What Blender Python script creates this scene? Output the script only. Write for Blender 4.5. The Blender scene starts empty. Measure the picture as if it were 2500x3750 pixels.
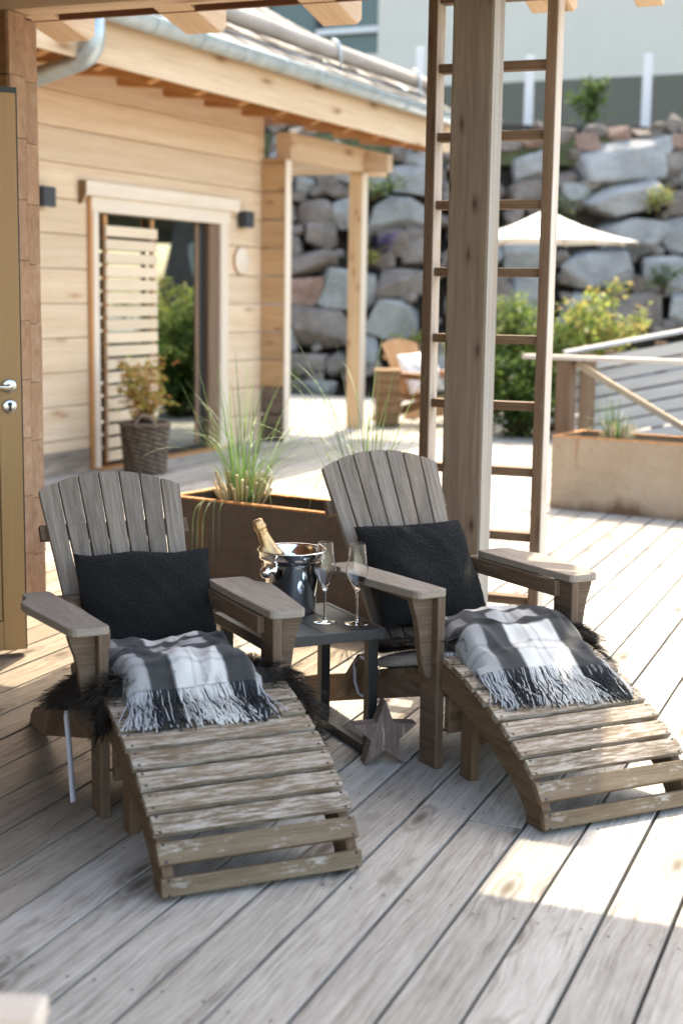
import bpy, math, random
from mathutils import Vector, Matrix, noise as mn
R = math.radians
random.seed(7)
scene = bpy.context.scene
col = scene.collection

# ------------------------------------------------------------------ camera, sky, sun, exposure
YAW, PITCH, ROLL = 21.8, 8.642, 0.802
cam_data = bpy.data.cameras.new("camera")
cam = bpy.data.objects.new("camera", cam_data); col.objects.link(cam)
cam_data.sensor_fit = 'HORIZONTAL'; cam_data.sensor_width = 24.0
cam_data.lens = 5230 / 2500 * 24.0
cam_data.clip_start = 0.05; cam_data.clip_end = 400
yw, pt, rl = R(YAW), R(PITCH), R(ROLL)
fw = Vector((-math.sin(yw) * math.cos(pt), math.cos(yw) * math.cos(pt), -math.sin(pt)))
rt = Vector((math.cos(yw), math.sin(yw), 0)); up = rt.cross(fw)
Rv = math.cos(rl) * rt + math.sin(rl) * up; Uv = -math.sin(rl) * rt + math.cos(rl) * up
cam.matrix_world = Matrix(((Rv.x, Uv.x, -fw.x, 0), (Rv.y, Uv.y, -fw.y, 0), (Rv.z, Uv.z, -fw.z, 1.38), (0, 0, 0, 1)))
cam_data.dof.use_dof = True; cam_data.dof.focus_distance = 4.45; cam_data.dof.aperture_fstop = 2.3
scene.camera = cam

SUN_EL, SUN_AZ = 58.0, math.degrees(math.atan2(-0.185, 0.983))   # azimuth measured from +Y towards +X
world = bpy.data.worlds.new("World"); scene.world = world; world.use_nodes = True
wn = world.node_tree
sky = wn.nodes.new("ShaderNodeTexSky"); sky.sky_type = 'NISHITA'; sky.sun_disc = False
sky.sun_elevation = R(SUN_EL); sky.sun_rotation = R(SUN_AZ)
sky.air_density = 1.0; sky.dust_density = 2.5; sky.ozone_density = 1.0
wn.links.new(sky.outputs[0], wn.nodes["Background"].inputs[0])
wn.nodes["Background"].inputs[1].default_value = 0.15
sun_data = bpy.data.lights.new("sun", 'SUN'); sun_data.energy = 1.6; sun_data.angle = R(0.53)
sun_data.color = (1.0, 0.95, 0.87)
sun = bpy.data.objects.new("sun", sun_data); col.objects.link(sun)
sd = Vector((-0.185 * math.cos(R(SUN_EL)), 0.983 * math.cos(R(SUN_EL)), math.sin(R(SUN_EL))))
sun.rotation_euler = sd.to_track_quat('Z', 'Y').to_euler(); sun.location = (0, 0, 12)
scene.view_settings.view_transform = 'Standard'; scene.view_settings.look = 'None'
scene.view_settings.gamma = 1; scene.view_settings.exposure = 2.57
scene.view_settings.use_white_balance = True; scene.view_settings.white_balance_temperature = 7750; scene.view_settings.white_balance_tint = 7
scene.cycles.max_bounces = 20; scene.cycles.diffuse_bounces = 5; scene.cycles.transmission_bounces = 18; scene.cycles.glossy_bounces = 8
scene.cycles.caustics_refractive = False; scene.cycles.caustics_reflective = False
try: scene.cycles.use_denoising = True
except Exception: pass

# ------------------------------------------------------------------ material helpers
def new_mat(name):
    m = bpy.data.materials.new(name); m.use_nodes = True
    return m, m.node_tree, m.node_tree.nodes["Principled BSDF"]
def N(nt, t, **kw):
    n = nt.nodes.new(t)
    for k, v in kw.items(): setattr(n, k, v)
    return n
def mapping(nt, src, scale, loc=(0, 0, 0)):
    mp = N(nt, "ShaderNodeMapping"); mp.inputs['Scale'].default_value = scale; mp.inputs['Location'].default_value = loc
    nt.links.new(src, mp.inputs[0]); return mp.outputs[0]
def noise(nt, vec, scale, detail=4, rough=.55, dist=0):
    n = N(nt, "ShaderNodeTexNoise"); n.inputs['Scale'].default_value = scale; n.inputs['Detail'].default_value = detail
    n.inputs['Roughness'].default_value = rough; n.inputs['Distortion'].default_value = dist
    nt.links.new(vec, n.inputs['Vector']); return n.outputs['Fac']
def ramp(nt, fac, stops):
    r = N(nt, "ShaderNodeValToRGB"); e = r.color_ramp.elements
    while len(e) < len(stops): e.new(0.5)
    for i, (p, c) in enumerate(stops):
        e[i].position = p; e[i].color = (c[0], c[1], c[2], 1) if not isinstance(c, (int, float)) else (c, c, c, 1)
    nt.links.new(fac, r.inputs[0]); return r.outputs[0]
def mix(nt, fac, a, b, mode='MIX'):
    m = N(nt, "ShaderNodeMix", data_type='RGBA', blend_type=mode)
    for s, v in ((0, fac), (6, a), (7, b)):
        if isinstance(v, (int, float)): m.inputs[s].default_value = v
        elif isinstance(v, (tuple, list)): m.inputs[s].default_value = (v[0], v[1], v[2], 1)
        else: nt.links.new(v, m.inputs[s])
    return m.outputs[2]
def math_(nt, op, a, b=None, c=None):
    m = N(nt, "ShaderNodeMath", operation=op)
    for i, v in enumerate((a, b, c)):
        if v is None: continue
        if isinstance(v, (int, float)): m.inputs[i].default_value = v
        else: nt.links.new(v, m.inputs[i])
    return m.outputs[0]
def bump(nt, p, h, strength=.3, dist=.004):
    b = N(nt, "ShaderNodeBump"); b.inputs['Strength'].default_value = strength; b.inputs['Distance'].default_value = dist
    nt.links.new(h, b.inputs['Height']); nt.links.new(b.outputs[0], p.inputs['Normal'])

def N_sep(nt, c):
    n = N(nt, 'ShaderNodeSeparateColor'); nt.links.new(c, n.inputs[0]); return n.outputs[0]
def wood(name, dark, mid, light, rough=.75, g_along=3.0, g_across=90.0, wear=None, wear_amt=.5, wear_scale=(6, 14), knots=None, knot_scale=(1.6, 7), knot_amt=.6, tone=.35, bstr=.35, stain=None, wear_soft=.07):
    """wood whose grain follows the UV: u metres along the board, v metres across it, a random offset per board"""
    m, nt, p = new_mat(name)
    uv = N(nt, "ShaderNodeTexCoord").outputs['UV']
    warp = noise(nt, mapping(nt, uv, (1.2, 9, 1)), 1.0, 2)
    vv = N(nt, "ShaderNodeVectorMath", operation='MULTIPLY_ADD')
    cx = N(nt, "ShaderNodeCombineXYZ"); nt.links.new(math_(nt, 'MULTIPLY', warp, .06), cx.inputs[1])
    ad = N(nt, "ShaderNodeVectorMath", operation='ADD'); nt.links.new(uv, ad.inputs[0]); nt.links.new(cx.outputs[0], ad.inputs[1])
    gv = ad.outputs[0]
    fine = noise(nt, mapping(nt, gv, (g_along * 2.2, g_across * 2.4, 1)), 1.0, 5, .65)
    broad = noise(nt, mapping(nt, gv, (g_along * .45, g_across * .32, 1)), 1.0, 4, .6)
    f = math_(nt, 'ADD', math_(nt, 'MULTIPLY', fine, .55), math_(nt, 'MULTIPLY', broad, .45))
    c = ramp(nt, f, [(.33, dark), (.5, mid), (.66, light)])
    t = noise(nt, mapping(nt, uv, (.05, .05, 1)), 3.0, 0)
    tr = ramp(nt, t, [(.3, 1 - tone), (.7, 1 + tone * .45)])
    c = mix(nt, 1.0, c, tr, 'MULTIPLY')
    if stain:
        s = noise(nt, mapping(nt, uv, (2.2, 9, 1)), 1.0, 6, .65)
        c = mix(nt, ramp(nt, s, [(.56, 0), (.72, .75)]), c, stain)
    if wear:
        w = noise(nt, mapping(nt, uv, (wear_scale[0], wear_scale[1], 1)), 1.0, 7, .72)
        w2 = noise(nt, mapping(nt, uv, (22, 130, 1)), 1.0, 4, .7)
        wf = math_(nt, 'ADD', math_(nt, 'MULTIPLY', w, .75), math_(nt, 'MULTIPLY', w2, .25))
        lo = .62 - .24 * wear_amt
        c = mix(nt, ramp(nt, wf, [(lo, 0), (lo + wear_soft, .85)]), c, wear)
    if knots:
        vo = N(nt, "ShaderNodeTexVoronoi", voronoi_dimensions='2D'); vo.inputs['Scale'].default_value = 1.0
        nt.links.new(mapping(nt, gv, (knot_scale[0], knot_scale[1], 1)), vo.inputs['Vector'])
        sel = math_(nt, 'GREATER_THAN', N_sep(nt, vo.outputs['Color']), 1 - knot_amt)
        k = math_(nt, 'MULTIPLY', sel, ramp(nt, vo.outputs['Distance'], [(.03, .95), (.075, .6), (.13, .22), (.22, 0)]))
        c = mix(nt, k, c, knots)
    nt.links.new(c, p.inputs['Base Color']); p.inputs['Roughness'].default_value = rough
    p.inputs['Specular IOR Level'].default_value = .3
    bump(nt, p, fine, bstr, .003)
    return m
def plain(name, c, rough=.5, metal=0., var=0., scale=20., bstr=0., spec=.5, bscale=None):
    m, nt, p = new_mat(name)
    p.inputs['Roughness'].default_value = rough; p.inputs['Metallic'].default_value = metal; p.inputs['Specular IOR Level'].default_value = spec
    ob = N(nt, "ShaderNodeTexCoord").outputs['Object']
    n = noise(nt, ob, scale, 5, .6)
    cc = ramp(nt, n, [(.3, tuple(x * (1 - var) for x in c)), (.7, tuple(min(1, x * (1 + var)) for x in c))])
    nt.links.new(cc, p.inputs['Base Color'])
    if bstr: bump(nt, p, noise(nt, ob, bscale or scale * 6, 4), bstr, .004)
    return m
def attr_mat(name, rough=.8, transl=0., spec=.2):
    """colour stored per face corner"""
    m, nt, p = new_mat(name)
    a = N(nt, "ShaderNodeAttribute", attribute_name="tint")
    nt.links.new(a.outputs['Color'], p.inputs['Base Color'])
    p.inputs['Roughness'].default_value = rough; p.inputs['Specular IOR Level'].default_value = spec
    if transl:
        tb = N(nt, "ShaderNodeBsdfTranslucent"); nt.links.new(a.outputs['Color'], tb.inputs[0])
        ms = N(nt, "ShaderNodeMixShader"); ms.inputs[0].default_value = transl
        nt.links.new(p.outputs[0], ms.inputs[1]); nt.links.new(tb.outputs[0], ms.inputs[2])
        nt.links.new(ms.outputs[0], nt.nodes["Material Output"].inputs[0])
    return m

# ------------------------------------------------------------------ mesh builder
def rnd_off(): return (random.uniform(0, 60), random.uniform(0, 60))
class MB:
    def __init__(s): s.v = []; s.f = []; s.uv = []; s.tint = []; s.sm = []
    def face(s, idx, uvs=None, tint=None, smooth=False):
        s.f.append(idx); s.uv.append(uvs or [(0, 0)] * len(idx)); s.tint.append(tint or (1, 1, 1)); s.sm.append(smooth)
    def frame_box(s, o, ax, ay, az, lx, ly, lz, taper=1.0):
        """box centred at o; ax = direction of the grain"""
        o = Vector(o); ax, ay, az = Vector(ax).normalized(), Vector(ay).normalized(), Vector(az).normalized()
        b = len(s.v)
        for sx in (-1, 1):
            k = 1.0 if sx < 0 else taper
            for sy in (-1, 1):
                for sz in (-1, 1): s.v.append(o + ax * (sx * lx / 2) + ay * (sy * ly / 2 * k) + az * (sz * lz / 2))
        ou, ov = rnd_off(); hx, hy, hz = lx / 2, ly / 2, lz / 2
        def q(a, uv): s.face([b + i for i in a], [(ou + u, ov + w) for u, w in uv])
        q((1, 5, 7, 3), ((-hx, -hy), (hx, -hy), (hx, hy), (-hx, hy)))
        q((0, 2, 6, 4), ((-hx, -hy + .5), (-hx, hy + .5), (hx, hy + .5), (hx, -hy + .5)))
        q((0, 4, 5, 1), ((-hx, -hz + .9), (hx, -hz + .9), (hx, hz + .9), (-hx, hz + .9)))
        q((2, 3, 7, 6), ((-hx, -hz + 1.3), (-hx, hz + 1.3), (hx, hz + 1.3), (hx, -hz + 1.3)))
        q((0, 1, 3, 2), ((-hz, -hy + 1.7), (hz, -hy + 1.7), (hz, hy + 1.7), (-hz, hy + 1.7)))
        q((4, 6, 7, 5), ((-hz, -hy + 2.1), (-hz, hy + 2.1), (hz, hy + 2.1), (hz, -hy + 2.1)))
    def box(s, x0, x1, y0, y1, z0, z1, grain=None):
        d = {'x': x1 - x0, 'y': y1 - y0, 'z': z1 - z0}
        g = grain or max(d, key=d.get)
        o = ((x0 + x1) / 2, (y0 + y1) / 2, (z0 + z1) / 2)
        X, Y, Z = (1, 0, 0), (0, 1, 0), (0, 0, 1)
        if g == 'x': s.frame_box(o, X, Y, Z, d['x'], d['y'], d['z'])
        elif g == 'y': s.frame_box(o, Y, Z, X, d['y'], d['z'], d['x'])
        else: s.frame_box(o, Z, X, Y, d['z'], d['x'], d['y'])
    def bar(s, a, b, w, t, upv=(0, 0, 1), taper=1.0):
        a, b = Vector(a), Vector(b); ax = (b - a).normalized(); upv = Vector(upv)
        ay = upv.cross(ax).normalized(); az = ax.cross(ay)
        s.frame_box((a + b) / 2, ax, ay, az, (b - a).length, w, t, taper)
    def prism(s, pts, ex, fx=(1, 0, 0), fy=(0, 1, 0), o=(0, 0, 0)):
        """outline pts in the plane (fx, fy) through o, extruded by the vector ex"""
        fx, fy, o, ex = Vector(fx), Vector(fy), Vector(o), Vector(ex); n = len(pts); b = len(s.v)
        if sum(pts[i][0] * pts[(i + 1) % n][1] - pts[(i + 1) % n][0] * pts[i][1] for i in range(n)) * fx.cross(fy).dot(ex) < 0: pts = pts[::-1]
        for k in (0, 1):
            for p in pts: s.v.append(o + fx * p[0] + fy * p[1] + ex * k)
        ou, ov = rnd_off()
        s.face([b + i for i in reversed(range(n))], [(ou + pts[i][0], ov + pts[i][1]) for i in reversed(range(n))])
        s.face([b + n + i for i in range(n)], [(ou + p[0], ov + 1 + p[1]) for p in pts])
        h = ex.length; run = 0
        for i in range(n):
            j = (i + 1) % n; L = math.dist(pts[i], pts[j])
            s.face([b + i, b + j, b + n + j, b + n + i], [(ou + run, ov + 2), (ou + run + L, ov + 2), (ou + run + L, ov + 2 + h), (ou + run, ov + 2 + h)])
            run += L
    def tube(s, pts, rad, n=8, tint=None, cap=True, smooth=True):
        pts = [Vector(p) for p in pts]; b = len(s.v); m = len(pts); ref = None
        ou, ov = rnd_off(); run = 0; runs = []
        for i, p in enumerate(pts):
            t = (pts[min(i + 1, m - 1)] - pts[max(i - 1, 0)]).normalized()
            if ref is None: ref = t.orthogonal().normalized()
            ref = (ref - t * ref.dot(t)).normalized(); bi = t.cross(ref)
            r = rad[i] if isinstance(rad, (list, tuple)) else rad
            if i: run += (p - pts[i - 1]).length
            runs.append(run)
            for k in range(n):
                a = 2 * math.pi * k / n; s.v.append(p + ref * (math.cos(a) * r) + bi * (math.sin(a) * r))
        for i in range(m - 1):
            for k in range(n):
                k2 = (k + 1) % n
                s.face([b + i * n + k, b + i * n + k2, b + (i + 1) * n + k2, b + (i + 1) * n + k],
                       [(ou + runs[i], ov + k * .02), (ou + runs[i], ov + (k + 1) * .02), (ou + runs[i + 1], ov + (k + 1) * .02), (ou + runs[i + 1], ov + k * .02)], tint, smooth)
        if cap:
            s.face([b + k for k in reversed(range(n))], None, tint); s.face([b + (m - 1) * n + k for k in range(n)], None, tint)
    def lathe(s, prof, n=48, o=(0, 0, 0), ax=None, close=False):
        """profile of (radius, height) turned about an axis"""
        o = Vector(o); az = Vector(ax or (0, 0, 1)).normalized(); ex = az.orthogonal().normalized(); ey = az.cross(ex)
        b = len(s.v); m = len(prof)
        for r, h in prof:
            for k in range(n):
                a = 2 * math.pi * k / n; s.v.append(o + az * h + (ex * math.cos(a) + ey * math.sin(a)) * max(r, 1e-5))
        for i in range(m if close else m - 1):
            i2 = (i + 1) % m
            for k in range(n):
                k2 = (k + 1) % n
                s.face([b + i * n + k, b + i * n + k2, b + i2 * n + k2, b + i2 * n + k],
                       [(k / n, i * .02), ((k + 1) / n, i * .02), ((k + 1) / n, i2 * .02), (k / n, i2 * .02)], None, True)
    def grid(s, fn, nu, nv, smooth=True, uvscale=(1, 1), wrap=False):
        b = len(s.v)
        for j in range(nv + 1):
            for i in range(nu + 1): s.v.append(Vector(fn(i / nu, j / nv)))
        for j in range(nv):
            for i in range(nu):
                a = b + j * (nu + 1) + i
                s.face([a, a + 1, a + nu + 2, a + nu + 1], [(u / nu * uvscale[0], w / nv * uvscale[1]) for u, w in ((i, j), (i + 1, j), (i + 1, j + 1), (i, j + 1))], None, smooth)
    def ribbon(s, pts, widths, side, tint):
        b = len(s.v); side = Vector(side)
        for p, w in zip(pts, widths):
            p = Vector(p); s.v.append(p - side * w / 2); s.v.append(p + side * w / 2)
        for i in range(len(pts) - 1):
            k = b + 2 * i; s.face([k, k + 1, k + 3, k + 2], None, tint[i] if isinstance(tint, list) else tint, True)
    def leaf(s, c, d, nrm, L, W, tint):
        c, d, nrm = Vector(c), Vector(d).normalized(), Vector(nrm); sd_ = d.cross(nrm).normalized(); b = len(s.v)
        up_ = sd_.cross(d) * (W * .25)
        s.v += [c, c + d * L * .45 + sd_ * W / 2 + up_, c + d * L, c + d * L * .45 - sd_ * W / 2 + up_]
        s.face([b, b + 1, b + 2], None, tint); s.face([b, b + 2, b + 3], None, tint)
    def build(s, name, m, parent=None, bevel=0, seg=2, tint=False, solid=0, subsurf=0):
        me = bpy.data.meshes.new(name); me.from_pydata([tuple(v) for v in s.v], [], s.f); me.update()
        ul = me.uv_layers.new(name="uv"); k = 0; flat = []
        for u in s.uv:
            for a in u: flat += [a[0], a[1]]
        ul.data.foreach_set("uv", flat)
        me.polygons.foreach_set("use_smooth", s.sm)
        if tint:
            ca = me.color_attributes.new("tint", 'FLOAT_COLOR', 'CORNER'); fl = []
            for f, t in zip(s.f, s.tint): fl += [t[0], t[1], t[2], 1.0] * len(f)
            ca.data.foreach_set("color", fl)
        me.materials.append(m)
        o = bpy.data.objects.new(name, me); col.objects.link(o)
        if parent: o.parent = parent
        if subsurf: sb = o.modifiers.new("smooth", 'SUBSURF'); sb.levels = sb.render_levels = subsurf
        if solid: so = o.modifiers.new("thickness", 'SOLIDIFY'); so.thickness = solid; so.offset = 0
        if bevel:
            bv = o.modifiers.new("bevel", 'BEVEL'); bv.width = bevel; bv.segments = seg; bv.limit_method = 'ANGLE'; bv.angle_limit = R(40)
        return o
def tag(o, label, cat=None, group=None, kind=None):
    if label: o['label'] = label
    if cat: o['category'] = cat
    if group: o['group'] = group
    if kind: o['kind'] = kind
    return o
def empty(name, loc=(0, 0, 0), rz=0, label=None, cat=None, group=None):
    o = bpy.data.objects.new(name, None); col.objects.link(o); o.location = loc; o.rotation_euler = (0, 0, rz); o.empty_display_size = .1
    return tag(o, label, cat, group)
def copy_tree(o, parent=None):
    c = o.copy(); col.objects.link(c); c.parent = parent
    for ch in o.children: copy_tree(ch, c)
    return c
def N3(x, y, z, s=1.0): return mn.noise(Vector((x * s, y * s, z * s)))
def lerp(a, b, t): return a + (b - a) * t
CF = Vector((-math.sin(yw), math.cos(yw), 0)); CR = Vector((math.cos(yw), math.sin(yw), 0))
def dl(depth, lat, z=0): return CF * depth + CR * lat + Vector((0, 0, z))   # metres ahead of / beside the viewpoint

# ------------------------------------------------------------------ materials
def deck_mat(name="deck_wood", tone=(1, 1, 1)):
    m, nt, p = new_mat(name)
    uv = N(nt, "ShaderNodeTexCoord").outputs['UV']
    w = noise(nt, mapping(nt, uv, (2.6, 11, 1)), 1.0, 3, .5)
    cx = N(nt, "ShaderNodeCombineXYZ"); nt.links.new(math_(nt, 'MULTIPLY', w, .045), cx.inputs[1])
    vo = N(nt, "ShaderNodeTexVoronoi", voronoi_dimensions='2D'); vo.inputs['Scale'].default_value = 1.0
    nt.links.new(mapping(nt, uv, (1.9, 6.6, 1)), vo.inputs['Vector'])
    sel = math_(nt, 'GREATER_THAN', N_sep(nt, vo.outputs['Color']), .66)
    kd = vo.outputs['Distance']
    kw = math_(nt, 'MULTIPLY', sel, ramp(nt, kd, [(.0, 1), (.42, 0)]))
    cx2 = N(nt, "ShaderNodeCombineXYZ"); nt.links.new(math_(nt, 'MULTIPLY', kw, .034), cx2.inputs[1])
    ad = N(nt, "ShaderNodeVectorMath", operation='ADD'); nt.links.new(uv, ad.inputs[0]); nt.links.new(cx.outputs[0], ad.inputs[1])
    ad2 = N(nt, "ShaderNodeVectorMath", operation='ADD'); nt.links.new(ad.outputs[0], ad2.inputs[0]); nt.links.new(cx2.outputs[0], ad2.inputs[1])
    gv = ad2.outputs[0]
    rings = noise(nt, mapping(nt, gv, (1.1, 105, 1)), 1.0, 3, .55)        # growth ring lines
    fine = noise(nt, mapping(nt, gv, (9, 330, 1)), 1.0, 4, .65)
    blot = noise(nt, mapping(nt, uv, (5.5, 26, 1)), 1.0, 7, .68)
    f = math_(nt, 'ADD', math_(nt, 'ADD', math_(nt, 'MULTIPLY', rings, .34), math_(nt, 'MULTIPLY', fine, .38)), math_(nt, 'MULTIPLY', blot, .28))
    c = ramp(nt, f, [(.38, (.185, .166, .14)), (.46, (.345, .322, .288)), (.54, (.425, .403, .368)), (.63, (.52, .50, .465))])
    st = noise(nt, mapping(nt, uv, (3.0, 9, 1)), 1.0, 7, .66)
    c = mix(nt, ramp(nt, st, [(.60, 0), (.68, .6)]), c, (.19, .165, .135))
    k = math_(nt, 'MULTIPLY', sel, ramp(nt, kd, [(.03, .9), (.08, .65), (.13, .15), (.17, .45), (.24, 0)]))
    c = mix(nt, k, c, (.115, .092, .072))
    t = noise(nt, mapping(nt, uv, (.05, .05, 1)), 3.0, 0)
    c = mix(nt, 1.0, c, ramp(nt, t, [(.32, (.76, .74, .715)), (.5, (1, .985, .965)), (.68, (1.12, 1.11, 1.10))]), 'MULTIPLY')
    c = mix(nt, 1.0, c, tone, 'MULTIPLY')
    nt.links.new(c, p.inputs['Base Color']); p.inputs['Roughness'].default_value = .82; p.inputs['Specular IOR Level'].default_value = .25
    bump(nt, p, math_(nt, 'ADD', rings, math_(nt, 'MULTIPLY', fine, .5)), .6, .004)
    return m
M_deck = deck_mat(); M_deck_half_shade = deck_mat("deck_wood_half_shade", (.86, .80, .73)); M_deck_shade = deck_mat("deck_wood_shade", (.74, .655, .57))  # browner copies for the left boards, the shade there put into their tone
M_chair_grey = wood("chair_weathered", (.105, .076, .057), (.24, .195, .158), (.35, .30, .257), .75, 5, 150, wear=(.34, .31, .285), wear_amt=.3, wear_scale=(9, 45), wear_soft=.2, tone=.22, bstr=.5)
M_arm = wood("arm_weathered", (.185, .145, .112), (.285, .238, .195), (.38, .33, .28), .72, 5, 120, wear=(.37, .34, .31), wear_amt=.4, wear_soft=.2, stain=(.20, .155, .12), tone=.12, bstr=.4)
M_chair_brown = wood("chair_brown", (.078, .046, .028), (.145, .094, .062), (.22, .155, .11), .65, 4, 110, wear=(.25, .21, .18), wear_amt=.3, wear_scale=(5, 25), wear_soft=.2, tone=.25)
M_stool = wood("stool_worn", (.10, .066, .04), (.175, .125, .08), (.255, .195, .14), .7, 5, 110, wear=(.45, .40, .345), wear_amt=.66, wear_scale=(9, 80), wear_soft=.12, knots=(.14, .09, .05), knot_scale=(1.7, 9), tone=.25)
M_stool_dk = wood("stool_tan", (.10, .068, .04), (.165, .118, .073), (.225, .17, .112), .7, 5, 110, wear=(.44, .40, .36), wear_amt=.32, wear_soft=.1, wear_scale=(9, 22), knots=(.13, .09, .055), knot_scale=(2.2, 9), tone=.15)
M_stool_side = wood("stool_side", (.07, .04, .02), (.13, .08, .045), (.20, .135, .085), .7, 4, 90, tone=.2)
M_spruce = wood("fresh_spruce", (.565, .395, .245), (.675, .50, .34), (.755, .605, .45), .6, 1.2, 45, knots=(.42, .25, .14), knot_scale=(1.3, 5.0), knot_amt=.2, tone=.10, bstr=.1, stain=(.60, .42, .27))
M_spruce_pale = wood("pale_spruce", (.64, .52, .40), (.73, .61, .485), (.80, .69, .57), .6, 1.2, 45, tone=.08, bstr=.1)
M_soffit = wood("soffit_boards", (.38, .17, .06), (.49, .235, .09), (.57, .30, .13), .6, 1.2, 40, tone=.15, bstr=.1)
M_endgrain = wood("log_end_grain", (.26, .145, .085), (.37, .225, .14), (.47, .325, .225), .7, 9, 16, wear=(.30, .15, .08), wear_amt=.25, wear_scale=(5, 12), wear_soft=.2, tone=.12)
M_log_dk = wood("log_side_brown", (.15, .075, .035), (.24, .13, .06), (.32, .185, .095), .6, 1.5, 45, tone=.2)
M_post = wood("post_wood", (.125, .09, .062), (.195, .145, .10), (.26, .205, .15), .7, 1.3, 60, knots=(.05, .025, .013), knot_scale=(4.0, 11), knot_amt=.55, tone=.1, bstr=.5, wear=(.11, .085, .065), wear_amt=.18, wear_scale=(2.2, 60), wear_soft=.1, stain=(.15, .12, .095))
M_ladder = wood("ladder_wood", (.10, .058, .034), (.165, .102, .062), (.24, .16, .105), .7, 1.6, 70, knots=(.10, .05, .03), knot_scale=(2.2, 8), tone=.15, wear=(.26, .21, .17), wear_amt=.1)
M_ladder_pale = wood("pale_wood_lit_stile", (.36, .28, .2), (.52, .46, .40), (.64, .60, .55), .7, 1.6, 70, tone=.1, stain=(.45, .27, .13))
M_beam = wood("beam_spruce", (.50, .34, .21), (.62, .45, .30), (.71, .55, .39), .65, 1.2, 40, knots=(.28, .14, .06), knot_scale=(1.1, 4.2), tone=.1, bstr=.12)
M_rust_wood = wood("roof_boards", (.13, .055, .03), (.2, .09, .05), (.27, .13, .08), .6, 1.2, 40, tone=.2)
M_door = wood("door_oak_gold", (.36, .215, .095), (.40, .245, .112), (.44, .275, .132), .45, 1.0, 260, tone=.04, bstr=.08)
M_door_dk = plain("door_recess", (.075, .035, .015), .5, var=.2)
M_black = plain("black_metal", (.012, .013, .014), .42, var=.2, scale=40)
M_table = plain("table_grey_metal", (.035, .037, .039), .38, var=.15, scale=60, bstr=.04)
M_steel = plain("brushed_steel", (.62, .62, .61), .28, 1.0, var=.08, scale=30)
M_chrome = plain("polished_steel", (.93, .925, .91), .09, 1.0, var=.03, scale=8)
M_zinc = plain("zinc_gutter", (.45, .52, .55), .42, .75, var=.18, scale=7)
M_shingle = plain("roof_shingles", (.25, .225, .20), .9, var=.55, scale=9, bstr=.4)
M_logpole = wood("snow_log_bark", (.22, .19, .17), (.33, .295, .265), (.42, .385, .35), .8, 2, 40, tone=.2)
M_render = plain("pale_render", (.57, .525, .455), .9, var=.03, scale=1.5, bstr=.05, bscale=60)
M_plinth = plain("plinth_render", (.125, .115, .09), .9, var=.06, scale=2)
M_fpost = plain("fence_post_white", (.62, .60, .60), .6, var=.06)
M_winglass = plain("window_glass", (.05, .085, .075), .08, var=.15, scale=3)
M_white = plain("white_canvas", (.80, .79, .77), .85, var=.03)
M_lamp = plain("lamp_anthracite", (.03, .034, .04), .5, var=.1)
M_lampblue = plain("lamp_slate", (.12, .16, .19), .5, var=.1)
M_soil = plain("soil", (.045, .033, .024), .95, var=.5, scale=60, bstr=.6)
M_ground = plain("gravel_ground", (.20, .19, .17), .95, var=.3, scale=18, bstr=.5)
M_grassbank = plain("turf", (.075, .085, .04), .95, var=.4, scale=6, bstr=.5)
M_leaf = attr_mat("leaves", .5, .45, .3)
M_blade = attr_mat("grass_blades", .5, .35, .35)
M_fur = attr_mat("dark_fur", .6, 0, .25)
M_yarn = attr_mat("blanket_fringe_yarn", .95, 0, .05)
M_paperleaf = plain("ribbon_fabric", (.52, .50, .55), .8)

def corten(name, base, pale, rim=False):
    m, nt, p = new_mat(name)
    ob = N(nt, "ShaderNodeTexCoord").outputs['Object']
    n = noise(nt, mapping(nt, ob, (3, 3, 3)), 1.0, 6, .65); n2 = noise(nt, ob, 30, 4)
    c = ramp(nt, n, [(.3, base), (.65, pale)])
    c = mix(nt, ramp(nt, n2, [(.55, 0), (.7, .35)]), c, (.25, .13, .06))
    sep = N(nt, "ShaderNodeSeparateXYZ"); nt.links.new(ob, sep.inputs[0])
    st = noise(nt, mapping(nt, ob, (9, 9, .6)), 1.0, 4)
    lim = math_(nt, 'MULTIPLY_ADD', noise(nt, mapping(nt, ob, (3.0, 3.0, .2)), 1.0, 3), .42, -.13)
    low = math_(nt, 'LESS_THAN', sep.outputs[2], lim)
    lowf = ramp(nt, math_(nt, 'SUBTRACT', lim, sep.outputs[2]), [(.0, 0), (.09, 1)])
    c = mix(nt, math_(nt, 'MULTIPLY', lowf, .85), c, (.10, .04, .015))
    c = mix(nt, ramp(nt, st, [(.66, 0), (.74, .55)]), c, (.28, .12, .04))
    nt.links.new(c, p.inputs['Base Color']); p.inputs['Roughness'].default_value = .75
    bump(nt, p, n2, .15, .003)
    return m
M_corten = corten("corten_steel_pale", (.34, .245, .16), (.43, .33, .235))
M_corten_shaded = corten("corten_steel_shaded", (.07, .049, .036), (.115, .085, .064))  # shaded copy of the corten, dimmer light put into its colour
M_rust = plain("rust_rim", (.52, .235, .085), .8, var=.35, scale=25)

def boucle():
    m, nt, p = new_mat("boucle_black")
    ob = N(nt, "ShaderNodeTexCoord").outputs['Object']
    vo = N(nt, "ShaderNodeTexVoronoi"); vo.inputs['Scale'].default_value = 420; nt.links.new(ob, vo.inputs['Vector'])
    n = noise(nt, ob, 150, 4)
    c = ramp(nt, vo.outputs['Distance'], [(.1, (.032, .031, .030)), (.6, (.011, .0108, .0105))])
    nt.links.new(c, p.inputs['Base Color']); p.inputs['Roughness'].default_value = .95; p.inputs['Specular IOR Level'].default_value = .15
    p.inputs['Sheen Weight'].default_value = .06; p.inputs['Sheen Roughness'].default_value = .5
    bump(nt, p, math_(nt, 'SUBTRACT', n, math_(nt, 'MULTIPLY', vo.outputs['Distance'], .9)), .8, .004)
    return m
M_boucle = boucle()

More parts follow.
